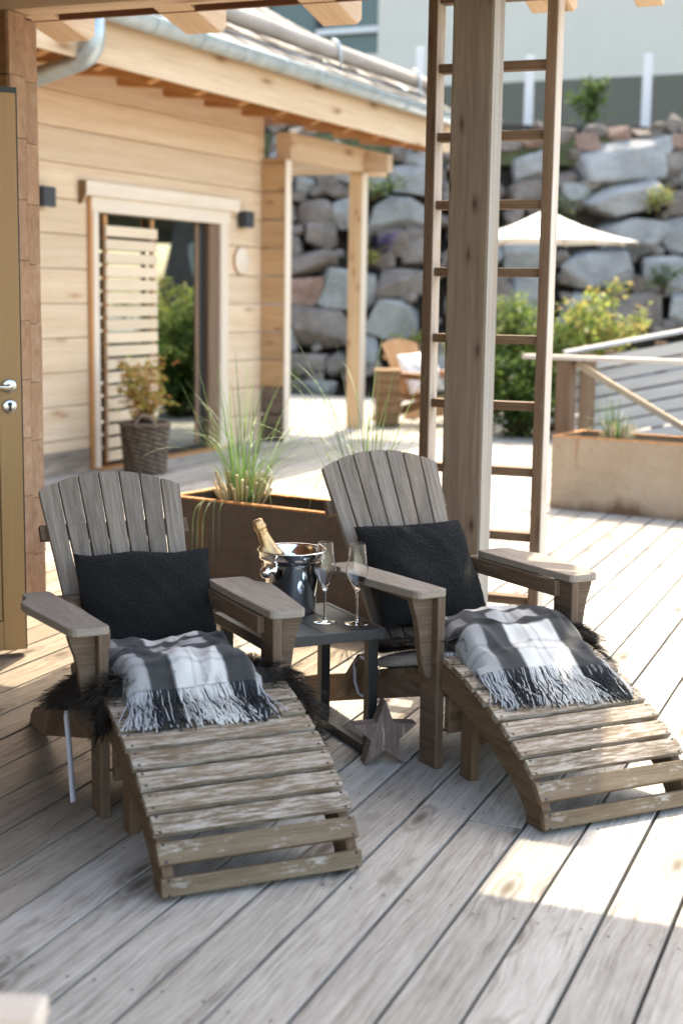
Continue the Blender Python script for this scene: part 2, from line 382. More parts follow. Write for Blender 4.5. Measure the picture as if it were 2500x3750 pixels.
def stripe(nt, x, lo, hi, soft=.012):
    """1 between lo and hi"""
    a = N(nt, "ShaderNodeMapRange"); a.inputs[1].default_value = lo - soft; a.inputs[2].default_value = lo + soft
    b = N(nt, "ShaderNodeMapRange"); b.inputs[1].default_value = hi - soft; b.inputs[2].default_value = hi + soft
    nt.links.new(x, a.inputs[0]); nt.links.new(x, b.inputs[0])
    return math_(nt, 'SUBTRACT', a.outputs[0], b.outputs[0])
COLS = [(-.2, .17, 'pale'), (.17, .36, 'dark'), (.36, .74, 'white'), (.74, .95, 'dark'), (.95, 1.2, 'pale')]
def plaid(name, rows):
    m, nt, p = new_mat(name)
    uv = N(nt, "ShaderNodeTexCoord").outputs['UV']; sep = N(nt, "ShaderNodeSeparateXYZ"); nt.links.new(uv, sep.inputs[0])
    wob = math_(nt, 'MULTIPLY_ADD', noise(nt, uv, 40, 3), .012, -.006)
    u = math_(nt, 'ADD', sep.outputs[0], wob); v = math_(nt, 'ADD', sep.outputs[1], wob)
    ud = math_(nt, 'ADD', stripe(nt, u, .17, .36), stripe(nt, u, .74, .95))
    up_ = math_(nt, 'ADD', stripe(nt, u, -1, .17), stripe(nt, u, .95, 2))
    vd = None; vp = None
    for a, b, k in rows:
        sv = stripe(nt, v, a, b)
        if k == 'dark': vd = sv if vd is None else math_(nt, 'ADD', vd, sv)
        else: vp = sv if vp is None else math_(nt, 'ADD', vp, sv)
    t = math_(nt, 'ADD', math_(nt, 'MULTIPLY', ud, .46), math_(nt, 'MULTIPLY', up_, .17))
    t = math_(nt, 'ADD', t, math_(nt, 'MULTIPLY', vd, .5))
    if vp is not None: t = math_(nt, 'ADD', t, math_(nt, 'MULTIPLY', vp, .12))
    t = math_(nt, 'ADD', t, math_(nt, 'MULTIPLY', math_(nt, 'ADD', math_(nt, 'ADD', stripe(nt, u, .49, .515, .006), stripe(nt, u, .56, .585, .006)), math_(nt, 'ADD', stripe(nt, v, .76, .785, .006), stripe(nt, v, .83, .855, .006))), .075))
    w = N(nt, "ShaderNodeTexWave", wave_type='BANDS', bands_direction='DIAGONAL'); w.inputs['Scale'].default_value = 90
    nt.links.new(uv, w.inputs['Vector'])
    fz = noise(nt, mapping(nt, uv, (1, 1, 1)), 160, 3)
    t2 = math_(nt, 'ADD', t, math_(nt, 'MULTIPLY_ADD', fz, .16, -.08))
    c = ramp(nt, t2, [(.02, (.60, .59, .565)), (.16, (.32, .318, .315)), (.46, (.042, .043, .045)), (.85, (.014, .0145, .016))])
    nt.links.new(c, p.inputs['Base Color']); p.inputs['Roughness'].default_value = .95; p.inputs['Specular IOR Level'].default_value = .1
    p.inputs['Sheen Weight'].default_value = .15
    bump(nt, p, math_(nt, 'ADD', fz, math_(nt, 'MULTIPLY', w.outputs['Fac'], .4)), .35, .002)
    return m

def leafprint():
    m, nt, p = new_mat("leaf_print_fabric")
    ob = N(nt, "ShaderNodeTexCoord").outputs['Object']
    vo = N(nt, "ShaderNodeTexVoronoi"); vo.inputs['Scale'].default_value = 11; nt.links.new(ob, vo.inputs['Vector'])
    ad = N(nt, "ShaderNodeVectorMath", operation='MULTIPLY_ADD'); nt.links.new(vo.outputs['Color'], ad.inputs[0]); ad.inputs[1].default_value = (3, 3, 3); nt.links.new(ob, ad.inputs[2])
    rot = N(nt, "ShaderNodeVectorRotate", rotation_type='EULER_XYZ'); nt.links.new(ob, rot.inputs[0]); nt.links.new(vo.outputs['Color'], rot.inputs['Rotation'])
    w = N(nt, "ShaderNodeTexWave", wave_type='BANDS'); w.inputs['Scale'].default_value = 26; w.inputs['Distortion'].default_value = 1.2; w.inputs['Detail'].default_value = 0
    nt.links.new(rot.outputs[0], w.inputs['Vector'])
    c = ramp(nt, w.outputs['Fac'], [(.08, (.20, .19, .185)), (.3, (.50, .48, .46))])
    nt.links.new(c, p.inputs['Base Color']); p.inputs['Roughness'].default_value = .9
    return m
M_pad = leafprint()

def glass(name, tint=(1, 1, 1), rough=0.0):
    m, nt, p = new_mat(name)
    p.inputs['Base Color'].default_value = (*tint, 1); p.inputs['Transmission Weight'].default_value = 1.0
    p.inputs['Roughness'].default_value = rough; p.inputs['IOR'].default_value = 1.45
    return m
M_glass = glass("clear_glass"); M_bottle = glass("dark_green_glass", (.05, .10, .045))
M_pane = plain("reflective_pane", (.46, .50, .47), .012, 1.0, var=.02, scale=2)
M_foil = plain("gold_foil", (.62, .40, .20), .36, .8, var=.15, scale=60, bstr=.25, bscale=140)
def wicker():
    m, nt, p = new_mat("wicker")
    uv = N(nt, "ShaderNodeTexCoord").outputs['UV']
    ob = N(nt, "ShaderNodeTexCoord").outputs['Object']
    w1 = N(nt, "ShaderNodeTexWave", wave_type='BANDS', bands_direction='Z'); w1.inputs['Scale'].default_value = 14; w1.inputs['Distortion'].default_value = 1.5
    nt.links.new(ob, w1.inputs['Vector'])
    w2 = N(nt, "ShaderNodeTexWave", wave_type='BANDS', bands_direction='X'); w2.inputs['Scale'].default_value = 8; nt.links.new(uv, w2.inputs['Vector'])
    f = math_(nt, 'MULTIPLY', w1.outputs['Fac'], math_(nt, 'MULTIPLY_ADD', w2.outputs['Fac'], .5, .5))
    c = ramp(nt, f, [(.1, (.035, .022, .014)), (.5, (.14, .095, .065)), (.9, (.28, .215, .165))])
    nt.links.new(c, p.inputs['Base Color']); p.inputs['Roughness'].default_value = .8; bump(nt, p, f, .8, .012)
    return m
M_wicker = wicker()
def rock_mat(name, a, b, c_):
    m, nt, p = new_mat(name)
    ob = N(nt, "ShaderNodeTexCoord").outputs['Object']
    n = noise(nt, ob, 2.2, 8, .65); n2 = noise(nt, ob, 14, 5, .6)
    c = ramp(nt, n, [(.3, a), (.5, b), (.7, c_)])
    c = mix(nt, ramp(nt, n2, [(.5, 0), (.75, .4)]), c, a)
    nt.links.new(c, p.inputs['Base Color']); p.inputs['Roughness'].default_value = .9
    bump(nt, p, math_(nt, 'ADD', n, math_(nt, 'MULTIPLY', n2, .5)), .9, .10)
    return m
M_rocks = [rock_mat("granite_grey", (.17, .17, .17), (.275, .275, .27), (.37, .37, .362)), rock_mat("granite_green_grey", (.16, .163, .155), (.25, .257, .245), (.34, .347, .33)),
           rock_mat("granite_brown", (.095, .076, .063), (.175, .147, .127), (.265, .232, .208)), rock_mat("sandstone_red", (.17, .10, .075), (.28, .18, .14), (.36, .27, .22))]

# ------------------------------------------------------------------ ground and deck
g = MB(); g.box(-120, 120, -90, 150, -.6, -.35, 'y'); tag(g.build('ground', M_ground), None, kind='structure')
m = MB(); sp = .15286
i = 0
x = -9.2862
while x < 6.0:
    y = -5.0 + random.uniform(0, 3.2)
    ys = [-5.0]
    while y < 18.2: ys.append(y); y += random.choice((3.2, 4.0, 4.8))
    ys.append(18.2)
    for a, b in zip(ys[:-1], ys[1:]):
        gap = .0085 + random.uniform(0, .004); dz = random.uniform(-.0012, .0012)
        m.box(x + gap / 2, x + sp - gap / 2, a + .0015, b - .0015, -.028 + dz, dz, 'y')
    x += sp
nscr = len(m.f)
for k in range(46, 66):
    for j in range(9):
        for e in (.03, .122):
            cx0, cy0 = -9.2862 + k * sp + e + random.uniform(-.004, .004), 1.72 + .62 * j + random.uniform(-.012, .012); b = len(m.v)
            m.v += [Vector((cx0 + .0037 * math.cos(a * math.pi / 4), cy0 + .0037 * math.sin(a * math.pi / 4), .0022)) for a in range(8)]; m.face(list(range(b, b + 8)))
dk = m.build('deck', M_deck, bevel=.0035, seg=2); dk.data.materials.append(plain("deck_screw_heads", (.03, .026, .022), .5)); dk.data.materials.append(M_deck_half_shade); dk.data.materials.append(M_deck_shade)
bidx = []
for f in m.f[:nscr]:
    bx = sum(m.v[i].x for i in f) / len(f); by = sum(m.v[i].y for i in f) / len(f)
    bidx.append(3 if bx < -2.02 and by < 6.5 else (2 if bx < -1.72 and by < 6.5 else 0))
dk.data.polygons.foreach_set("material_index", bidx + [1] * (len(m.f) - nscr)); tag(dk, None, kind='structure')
m = MB(); m.box(-9.2, 6, -5, 18.2, -.20, -.06, 'y'); tag(m.build('deck_substructure', plain("substructure", (.02, .018, .016), .95)), None, kind='structure')

# ------------------------------------------------------------------ terrace roof, post, log wall, door, ladder
roof = empty('terrace_roof', (-2, 3, 2.5), 0, "timber terrace roof with protruding square rafter ends overhead", "roof")
def at_roof(o): o.location = -Vector(roof.location); return o
def roof_z(y): return 2.655 - .052 * (y - 5.28)      # underside of rafters
m = MB(); m.box(-5.6, -1.01, 5.13, 5.27, 2.515, 2.76, 'x'); at_roof(m.build('beam', M_beam, roof, .004))
m = MB(); m.box(-1.30, 2.6, 4.52, 4.66, 2.58, 2.76, 'x'); at_roof(m.build('beam', M_beam, roof, .004))
for x0, x1, yb in ((-5.45, -5.28, 3.2), (-4.62, -4.45, 3.2), (-3.83, -3.655, 3.2), (-3.15, -2.975, 3.2), (-2.485, -2.325, 3.2), (-1.56, -1.385, 3.2), (-1.135, -1.03, 5.275)):
    m = MB()
    yb2 = max(yb, 5.275)
    zb, ze = roof_z(yb2), 2.528
    yE = 5.97
    m.prism([(yb2, zb), (yE - .05, ze), (yE, ze + .03), (yE, ze + .15), (yb2, zb + .15)], (x1 - x0, 0, 0), (0, 1, 0), (0, 0, 1), (x0, 0, 0))
    at_roof(m.build('rafter', M_beam, roof, .004))
m = MB()
n_b = 15
for k in range(n_b):    # roof boards running along X
    a, b = lerp(3.0, 5.665, k / n_b), lerp(3.0, 5.665, (k + 1) / n_b) - .004
    zz = lambda y: 2.735 - .012 * (y - 5.0)
    xr = 2.6 if 3.74 < a and b < 4.72 else -1.20
    c = Vector(((-6.2 + xr) / 2, (a + b) / 2, (zz(a) + zz(b)) / 2 + .014))
    m.frame_box(c, (1, 0, 0), (0, 1, -.012), (0, .012, 1), xr + 6.2, b - a, .028)
at_roof(m.build('roof_board', M_rust_wood, roof, .002))
m = MB(); m.box(-6.2, -1.20, 5.668, 5.686, 2.575, 2.725, 'x'); at_roof(m.build('eaves_board', M_rust_wood, roof, .002))
m = MB(); m.box(-6.25, -1.19, 2.96, 5.69, 2.79, 2.81, 'x'); m.box(-1.19, 2.65, 3.75, 4.72, 2.79, 2.81, 'x'); m.box(-6.25, -1.19, -6.0, 2.958, 2.79, 2.82, 'x'); at_roof(m.build('roof_shade_sheet', M_black, roof))  # mostly unseen, outline shaped to shade the deck and leave the right open
m = MB()
for k in range(45): m.box(-6.2, -1.2, -5.95 + .198 * k, -5.756 + .198 * k, 2.755, 2.783, 'x')  # rear boards out of view, added to darken the left deck
at_roof(m.build('roof_board', M_rust_wood, roof, .002))

p_ = empty('timber_post', (-1.575, 5.225, 0), 0, "thick square timber post with knots carrying the terrace roof", "post")
m = MB(); m.box(-.077, .075, -.075, .075, .012, 2.513, 'z'); m.build('shaft', M_post, p_, .006)
m = MB(); m.box(.0755, .0785, -.068, .068, .014, 2.51, 'z'); m.build('bleached_lit_side', wood("post_bleached_lit", (.20, .17, .14), (.36, .33, .295), (.47, .445, .41), .75, 1.3, 70, tone=.06, stain=(.36, .25, .15)), p_, .001)  # paler plate on the right face, its stronger light put into the colour
m = MB(); m.box(-.085, .085, -.082, .082, 0, .012); m.build('foot_plate', M_black, p_, .002)

lw = empty('log_wall', (-3.53, 5.2, 0), 0, "end of a brown log wall with toothed log joints behind the open door", "wall")
m = MB(); m2 = MB(); zc = 0; k = 0
while zc < 2.50:
    h = min(.2505, 2.51 - zc)
    # four offset laminations give the stepped tongue and groove ends
    for j, (ya, yb, st) in enumerate(((-.10, .012, 0.0), (.012, .10, -.016))):
        a = zc + (st if k else 0); b = zc + h + st
        if b > 2.505: b = 2.51
        m.box(-.016, 0.0006 * ((k + j) % 3), ya + .0001, yb - .0001, a + .0016, b, 'z')
    m2.box(-3.2, -.017, -.098, .098, zc + .001, zc + h - .001, 'x')
    zc += .251; k += 1
m.build('end_grain', M_endgrain, lw, .0014); m2.build('log', M_log_dk, lw, .006)
m = MB(); zc = 0
while zc < 2.72:
    h = min(.2510, 2.76 - zc)
    if zc < 2.10: m.box(-.37, -.22, -7.2, -2.32, zc + .001, zc + h - .001, 'y'); m.box(-.37, -.22, -1.34, -.102, zc + .001, zc + h - .001, 'y')
    else: m.box(-.37, -.22, -7.2, -.102, zc + .001, zc + h - .001, 'y')
    zc += .2510
m.build('side_logs', M_log_dk, lw, .006)  # unseen side wall that carries the door, added to cut sky light
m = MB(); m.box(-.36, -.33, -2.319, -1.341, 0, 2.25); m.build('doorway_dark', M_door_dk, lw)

# door leaf standing open, lock edge towards the terrace
d_ = empty('open_door', (-3.084, 4.49, 0), R(225), "tall golden brown door standing open at the far left with lever handle", "door")
W_ = .92; H0, H1 = .025, 2.085
m = MB()
m.box(0, .083, -.068, 0, H0, H1, 'z'); m.box(W_ - .135, W_, -.068, 0, H0, H1, 'z')
m.box(.0835, W_ - .135, -.0675, -.0005, H0, H0 + .115, 'x'); m.box(.0835, W_ - .135, -.068, 0, H1 - .15, H1, 'x')
m.build('frame', M_door, d_, .003)
m = MB(); m.box(.085, .104, -.060, -.006, H0 + .117, H1 - .15, 'z'); m.box(W_ - .165, W_ - .137, -.060, -.006, H0 + .2, H1 - .15, 'z'); m.box(.1045, W_ - .165, -.060, -.006, H0 + .117, H0 + .136, 'x'); m.box(.1045, W_ - .165, -.060, -.006, H1 - .18, H1 - .152, 'x'); m.build('glazing_bead', M_door, d_, .003)
m = MB(); m.box(.105, W_ - .166, -.046, -.022, H0 + .137, H1 - .18); m.build('panel', M_door_dk, d_)
m = MB(); m.box(-.004, W_, -.066, -.002, H1, H1 + .02); m.box(-.0045, -.0005, -.066, -.002, H0, H1); m.build('seal', M_black, d_)
def wpt(x, y, z): return (x, y, z)
fy = .0   # visible face
m = MB(); m.lathe([(.0, .0), (.026, .0), (.026, .007), (.023, .009), (.0, .009)], 32, (.044, fy, 1.03), (0, 1, 0)); m.build('handle_rose', M_steel, d_)
m = MB(); m.tube([(.044, fy + .005, 1.03), (.044, fy + .04, 1.03), (.048, fy + .05, 1.03), (.058, fy + .054, 1.03), (.19, fy + .054, 1.03)], .0095, 14); m.build('handle', M_steel, d_)
ro = MB(); ro.lathe([(.0, .0), (.026, .0), (.026, .007), (.023, .009), (.0, .009)], 32, (.044, fy, .954), (0, 1, 0)); ro = ro.build('keyhole_plate', M_steel, d_)
m = MB(); m.prism([(-.0045, -.016), (.0045, -.016), (.0045, .002), (.008, .006), (.008, .012), (.004, .016), (-.004, .016), (-.008, .012), (-.008, .006), (-.0045, .002)], (0, .002, 0), (1, 0, 0), (0, 0, 1), (.044, fy + .0085, .954)); m.build('keyhole', M_black, ro)

ld = empty('wooden_ladder', (-1.575, 5.44, 0), 0, "tall wooden ladder standing upright behind the square post", "ladder")
for x0, x1 in ((-.262, -.222), (.205, .248)):
    m = MB(); m.box(x0, x1 - .004, -.022, .075, 0, 2.75, 'z'); m.build('stile', M_ladder, ld, .003)
    m = MB(); m.box(x1 - .0035, x1, -.020, .073, .002, 2.748, 'z'); m.build('stile_lit_side', M_ladder_pale, ld)  # pale plate on the right face, light falling there is painted in
for k in range(10):
    z = .186 + .2586 * k
    m = MB(); m.box(-.2215, .2045, 0.0, .058, z - .020, z + .014, 'x'); m.build('rung', M_ladder, ld, .003)

# ------------------------------------------------------------------ lounge chairs (local x = forward, y = towards the viewer's right)
RC = .2545
def mir(r): return 2 * RC - r
def arc(pts, n=6):  # simple rounded chain
    return pts
ARM = [(-.012, .028), (-.003, .02), (0, .008), (0, -.062), (-.006, -.072), (-.02, -.079), (-.20, -.104), (-.33, -.121), (-.375, -.121), (-.395, -.112), (-.415, -.098), (-.44, -.092), (-.475, -.094), (-.492, -.088), (-.50, -.072), (-.50, -.02), (-.494, -.010), (-.48, -.008), (-.25, .012)]
LEAN = R(30.5)
def back_pt(s, r, off=0):   # s metres up the back from its foot, off = in front of the slats
    f0, z0 = -.445, .235
    return Vector((f0 - math.sin(LEAN) * s + math.cos(LEAN) * off, r, z0 + math.cos(LEAN) * s + math.sin(LEAN) * off))
def seat_top(f): return .297 + .27 * (f + .03)
def make_chair(name, grey, arm, brown):
    t = empty(name)
    m_leg = []
    for side in (0, 1):
        mr = (lambda r: r) if side == 0 else mir
        m = MB(); a, b = sorted((mr(-.004), mr(.023)))
        m.prism([(0, 0), (-.088, 0), (-.094, .497), (-.004, .497)], (0, b - a, 0), (1, 0, 0), (0, 0, 1), (0, a, 0)); m.build('leg', brown, t, .003)
        m = MB(); a, b = sorted((mr(-.0045), mr(-.0)))
        # curved bracket under the arm, standing out sideways from the leg
        prof = [(0, .497), (-.072, .497), (-.071, .485), (-.064, .462), (-.054, .435), (-.047, .40), (-.042, .36), (-.036, .32), (-.027, .285), (-.016, .262), (-.004, .255), (0, .258)]
        sgn = -1 if side else 1
        m.prism([(mr(-.004) + sgn * r, z) for r, z in prof], (-.03, 0, 0), (0, 1, 0), (0, 0, 1), (-.03, 0, 0)); m.build('bracket', brown, t, .003)
        m = MB(); m.prism([(f, mr(r + (.042 * min(1, -f / .45) if side and r > -.03 else 0))) for f, r in ARM], (0, 0, .023), (1, 0, 0), (0, 1, 0), (0, 0, .497)); m.build('armrest', arm, t, .004, 3)
        m = MB(); a, b = sorted((mr(.0235), mr(.045))); m.prism([(-.06, .448), (-.06, .496), (-.50, .496), (-.535, .485), (-.535, .458), (-.50, .448)], (0, b - a, 0), (1, 0, 0), (0, 0, 1), (0, a, 0)); m.build('arm_rail', brown, t, .003)
        m = MB(); a, b = sorted((mr(.0245), mr(.048)))
        m.prism([(-.012, .292), (-.60, .138), (-.80, .088), (-.875, .065), (-.915, .035), (-.935, 0), (-.80, .0), (-.74, .010), (-.16, .170), (-.012, .205)], (0, b - a, 0), (1, 0, 0), (0, 0, 1), (0, a, 0)); m.build('side_rail', brown, t, .004)
        m = MB(); a, b = sorted((mr(.000), mr(.0235))); m.bar((-.585, (a + b) / 2, .075), (-.43, (a + b) / 2, .235), .022, .062, (0, 1, 0)); m.build('brace', brown, t, .003)
    m = MB(); m.box(-.008, .018, .03, mir(.03), .105, .21, 'y'); m.build('front_board', brown, t, .003)
    for k in range(6):
        f = -.045 - k * .07
        m = MB(); m.frame_box((f, RC, seat_top(f) - .012), (0, 1, 0), (1, 0, .27), (-.27, 0, 1), .47, .06, .02); m.build('seat_slat', brown, t, .003)
    n = 7
    for k in range(n):
        m = MB()
        def edge(j, s): # fan: narrow at the foot, wide at the top
            w = lerp(.355, .462, min(1, s / .66)); return RC - w / 2 + w * j / n
        def top(r): return .685 - 1.0 * (r - RC) ** 2 / .95
        pts = []
        for j, sg in ((k, 1), (k + 1, -1)):
            g_ = .0029 * sg
            st = top(edge(j, .66) + g_)
            pts.append(((edge(j, 0) + g_, 0), (edge(j, st) + g_, st)))
        midr = (edge(k, .7) + edge(k + 1, .7)) / 2
        outl = [pts[0][0], pts[0][1], (midr, top(midr) + .001), pts[1][1], pts[1][0]]
        a0 = back_pt(0, 0); dirS = back_pt(1, 0) - a0; nrm = back_pt(0, 0, 1) - a0
        # grain runs up the slat: plane axes (s, r)
        m.prism([(s_, r_) for r_, s_ in outl], nrm * .018, dirS, (0, 1, 0), a0 - nrm * .018)
        m.build('back_slat', grey, t, .0025)
    for s_, w, th in ((.50, .47, .024), (.06, .40, .024)):
        m = MB(); m.frame_box(back_pt(s_, RC, -.031), (0, 1, 0), back_pt(1, 0) - back_pt(0, 0), back_pt(0, 0, 1) - back_pt(0, 0), w, .048, th); m.build('back_brace', brown, t, .003)
    m = MB(); m.box(-.545, -.52, .0, mir(.0), .44, .495, 'y'); m.build('arm_brace', brown, t, .003)
    return t
def place(o, loc, fdir): o.location = (*loc, 0); o.rotation_euler = (0, 0, math.atan2(fdir[1], fdir[0])); return o
def nrm2(x, y): l = math.hypot(x, y); return (x / l, y / l)
fL, fR_ = nrm2(.710, -.704), nrm2(.742, -.670)
oL, oR = (-1.917, 3.122), (-1.236, 3.868)
ch = make_chair('lounge_chair', M_chair_grey, M_arm, M_chair_brown)
fLc = nrm2(fL[0] + .035 * -fL[1], fL[1] + .035 * fL[0]); place(ch, oL, fLc); tag(ch, "low slatted weathered lounge chair at the left, nearer to the open door", "chair", "weathered lounge chairs on the deck")
fRc = nrm2(.782, -.6255)
ch2 = copy_tree(ch); place(ch2, oR, fRc); ch2.scale = (1, 1, 1.04); tag(ch2, "low slatted weathered lounge chair at the right, in front of the square post", "chair", "weathered lounge chairs on the deck")

FS = [(.085, .336), (.155, .318), (.217, .296), (.282, .271), (.346, .24), (.406, .207), (.468, .173), (.522, .127), (.567, .068), (.577, .006)]
def make_stool(name):
    t = empty(name); w0, w1 = -.003, .497
    k = 0
    P = [(.025, .347)] + FS
    for i in range(len(P) - 1):
        (f0, z0), (f1, z1) = P[i], P[i + 1]
        dx, dz = f1 - f0, z1 - z0; L = math.hypot(dx, dz); ux, uz = dx / L, dz / L
        gp = .0155 if i < 7 else .0215
        cx_, cz_ = (f0 + f1) / 2 - ux * gp / 2, (z0 + z1) / 2 - uz * gp / 2
        if i == 9: cx_, cz_ = (f0 + f1) / 2, (z0 + z1) / 2 - .002
        nx, nz = -uz, ux
        m = MB(); m.frame_box((cx_ - nx * .0095, (w0 + w1) / 2 + random.uniform(-.002, .002), cz_ - nz * .0095), (0, 1, 0), (ux, 0, uz), (nx, 0, nz), w1 - w0, L - gp, .019)
        s_ = m.build('slat', M_stool if i < 8 else M_stool_dk, t, .0025)
        for r in (w0 + .016, w1 - .016):
            for e in (-.28, .28):
                m = MB(); m.lathe([(0, .0006), (.0036, .0006), (.0042, .0)], 10, (cx_ + ux * L * e, r, cz_ + uz * L * e), (nx, 0, nz)); m.build('screw', M_black, s_)
    top = [(f - .0, z) for f, z in P]
    off = []
    for i, (f, z) in enumerate(P):
        a, b = P[max(i - 1, 0)], P[min(i + 1, len(P) - 1)]; L = math.dist(a, b); ux, uz = (b[0] - a[0]) / L, (b[1] - a[1]) / L
        off.append((f + uz * .0205, z - ux * .0205, f + uz * .105, z - ux * .105))
    outl = [(a, max(b, .0)) for a, b, _, _ in off] + [(c, max(d, 0.0)) for _, _, c, d in reversed(off)]
    outl = [p for i, p in enumerate(outl) if i == 0 or math.dist(p, outl[i - 1]) > .004]
    for r in (.004, .464):
        m = MB(); m.prism(outl, (0, .028, 0), (1, 0, 0), (0, 0, 1), (0, r, 0)); m.build('side_rail', M_stool_side, t, .003)
    for r in (.036, .432):
        m = MB(); m.box(.075, .135, r, r + .03, 0, .29, 'z'); m.build('leg', M_stool_side, t, .003)
    m = MB(); m.box(.09, .115, .066, .432, .10, .155, 'y'); m.build('stretcher', M_stool_side, t, .003)
    return t
fs = make_stool('slatted_footrest'); place(fs, oL, fL); tag(fs, "curved slatted footrest with worn paint in front of the left lounge chair", "footrest", "curved footrests of the lounge chairs")
fs2 = copy_tree(fs); place(fs2, oR, fR_); tag(fs2, "curved slatted footrest in sunlight in front of the right lounge chair", "footrest", "curved footrests of the lounge chairs")

# ------------------------------------------------------------------ seat pads, furs, pillows, blankets
def frame(o, loc, fdir): place(o, loc, fdir); return o
def pad_top(f): return seat_top(f) + .055
def make_pad():
    t = empty('seat_pad')
    m = MB()
    def sup(a, n=4): return math.copysign(abs(a) ** (2 / n), a)
    def fn(u, v):
        th = u * 2 * math.pi; ph = (v - .5) * math.pi
        x_, y_, z_ = sup(math.cos(ph), 4) * sup(math.cos(th), 7), sup(math.cos(ph), 4) * sup(math.sin(th), 7), sup(math.sin(ph), 3)
        f = -.205 + .235 * x_; r = RC + .238 * y_
        return (f, r, seat_top(f) + .03 + .028 * z_ + .004 * N3(f, r, z_, 9))
    m.grid(fn, 96, 28); m.build('pad', M_pad, t)
    return t
pad = frame(make_pad(), oR, fRc); tag(pad, "pale leaf patterned seat pad on the right lounge chair under dark fur", "seat pad", "leaf patterned seat pads")
pad2 = copy_tree(pad); frame(pad2, oL, fL); tag(pad2, "pale leaf patterned seat pad on the left lounge chair under the fur", "seat pad", "leaf patterned seat pads")
def tie(parent, pts, w=.014):
    m = MB(); m.ribbon(pts, [w] * len(pts), (-.35, .94, 0), (1, 1, 1)); return m.build('tie_ribbon', M_paperleaf, parent, solid=.0012)
tie(pad2, [(-.16, -.03, .30), (-.165, -.05, .285), (-.16, -.056, .24), (-.15, -.052, .16), (-.14, -.05, .09), (-.12, -.052, .045), (-.10, -.055, .02)], .017)
tie(pad, [(-.40, .01, .225), (-.43, -.01, .245), (-.455, -.018, .22), (-.45, -.018, .16), (-.43, -.016, .125), (-.405, -.014, .12)], .015)

def make_fur(seed, outline, n_strand, front=.0):
    """sheepskin lying on the pad and hanging over its edges"""
    rg = random.Random(seed); t = empty('fur_throw')
    f0, f1, r0, r1 = outline
    def surf(u, v):
        f = lerp(f0, f1, v); r = lerp(r0, r1, u)
        # wavy outline of the hide
        z = pad_top(min(max(f, -.44), .03)) + .012
        ex = max(0, (.03 - r)) + max(0, r - (2 * RC - .03)); ef = max(0, f - .03)
        if ex > 0: z -= min(ex * .75 + ex * ex * 2.5, .13)
        if ef > 0: z -= min(ef * 2.2, .15)
        rr = r
        if r < -.02: rr = -.02 + (r + .02) * .45
        if r > 2 * RC + .02: rr = 2 * RC + .02 + (r - 2 * RC - .02) * .45
        ff = f if f < .05 else .05 + (f - .05) * .4
        return Vector((ff, rr, z + .008 * N3(f, r, seed, 14)))
    m = MB(); m.grid(lambda u, v: surf(u, v), 40, 34); 
    m.tint = [(.012, .010, .009)] * len(m.f)
    m.build('hide', M_fur, t, tint=True, solid=.008)
    s_ = MB(); left = 0
    for _ in range(n_strand):
        if left > 0:
            left -= 1; u = min(max(lu + rg.gauss(0, .014), 0), 1); v = min(max(lv + rg.gauss(0, .016), 0), 1); new = False
        else: new = True; u, v = rg.random(), rg.random(); left = rg.randint(18, 34)
        if new and rg.random() < .5:    # more along the edges
            e = rg.randrange(4); w = rg.random() ** 2 * .1
            if e == 0: u = w
            elif e == 1: u = 1 - w
            elif e == 2: v = 1 - w
            else: v = w
        if new: lu, lv = u, v
        p = surf(u, v); d = .012
        tu = surf(min(u + d, 1), v) - surf(max(u - d, 0), v); tv = surf(u, min(v + d, 1)) - surf(u, max(v - d, 0))
        nn = tu.cross(tv).normalized()
        if nn.z < 0: nn = -nn
        outw = Vector(((v - .45) * 1.5, (u - .5) * 2.2, 0)) + Vector((rg.uniform(-.7, .7), rg.uniform(-.7, .7), 0))
        if not new: outw = lo
        else: lo = outw; lL = rg.uniform(.034, .07)
        L = lL * rg.uniform(.75, 1.1); dv = (nn * .75 + outw * .55 + Vector((N3(p.x, p.y, 3, 30), N3(p.x, p.y, 8, 30), 0)) * .6).normalized()
        q1 = p + dv * L * .5; q2 = p + dv * L + Vector((0, 0, -L * .32)) + outw * L * .22
        if new: tipc = q2
        else: q2 = lerp(q2, tipc, .62)
        sd_ = dv.cross(Vector((rg.uniform(-1, 1), rg.uniform(-1, 1), rg.uniform(-1, 1)))).normalized()
        k = rg.uniform(.5, 1.7); w = rg.uniform(.0010, .0019)
        s_.ribbon([p, q1, q2], [w, w * .8, .0003], sd_, [(.012 * k, .0095 * k, .008 * k), (.026 * k, .019 * k, .014 * k)])
    s_.build('fur_pile', M_fur, t, tint=True)
    return t
fur = frame(make_fur(3, (-.40, .07, -.035, .60), 24000), oL, fL); tag(fur, "black shaggy fur throw spilling over the seat of the left lounge chair", "fur throw")
fur2 = frame(make_fur(5, (-.43, .04, .05, .62), 17000), oR, fRc); tag(fur2, "dark brown shaggy fur throw on the seat of the right lounge chair", "fur throw")

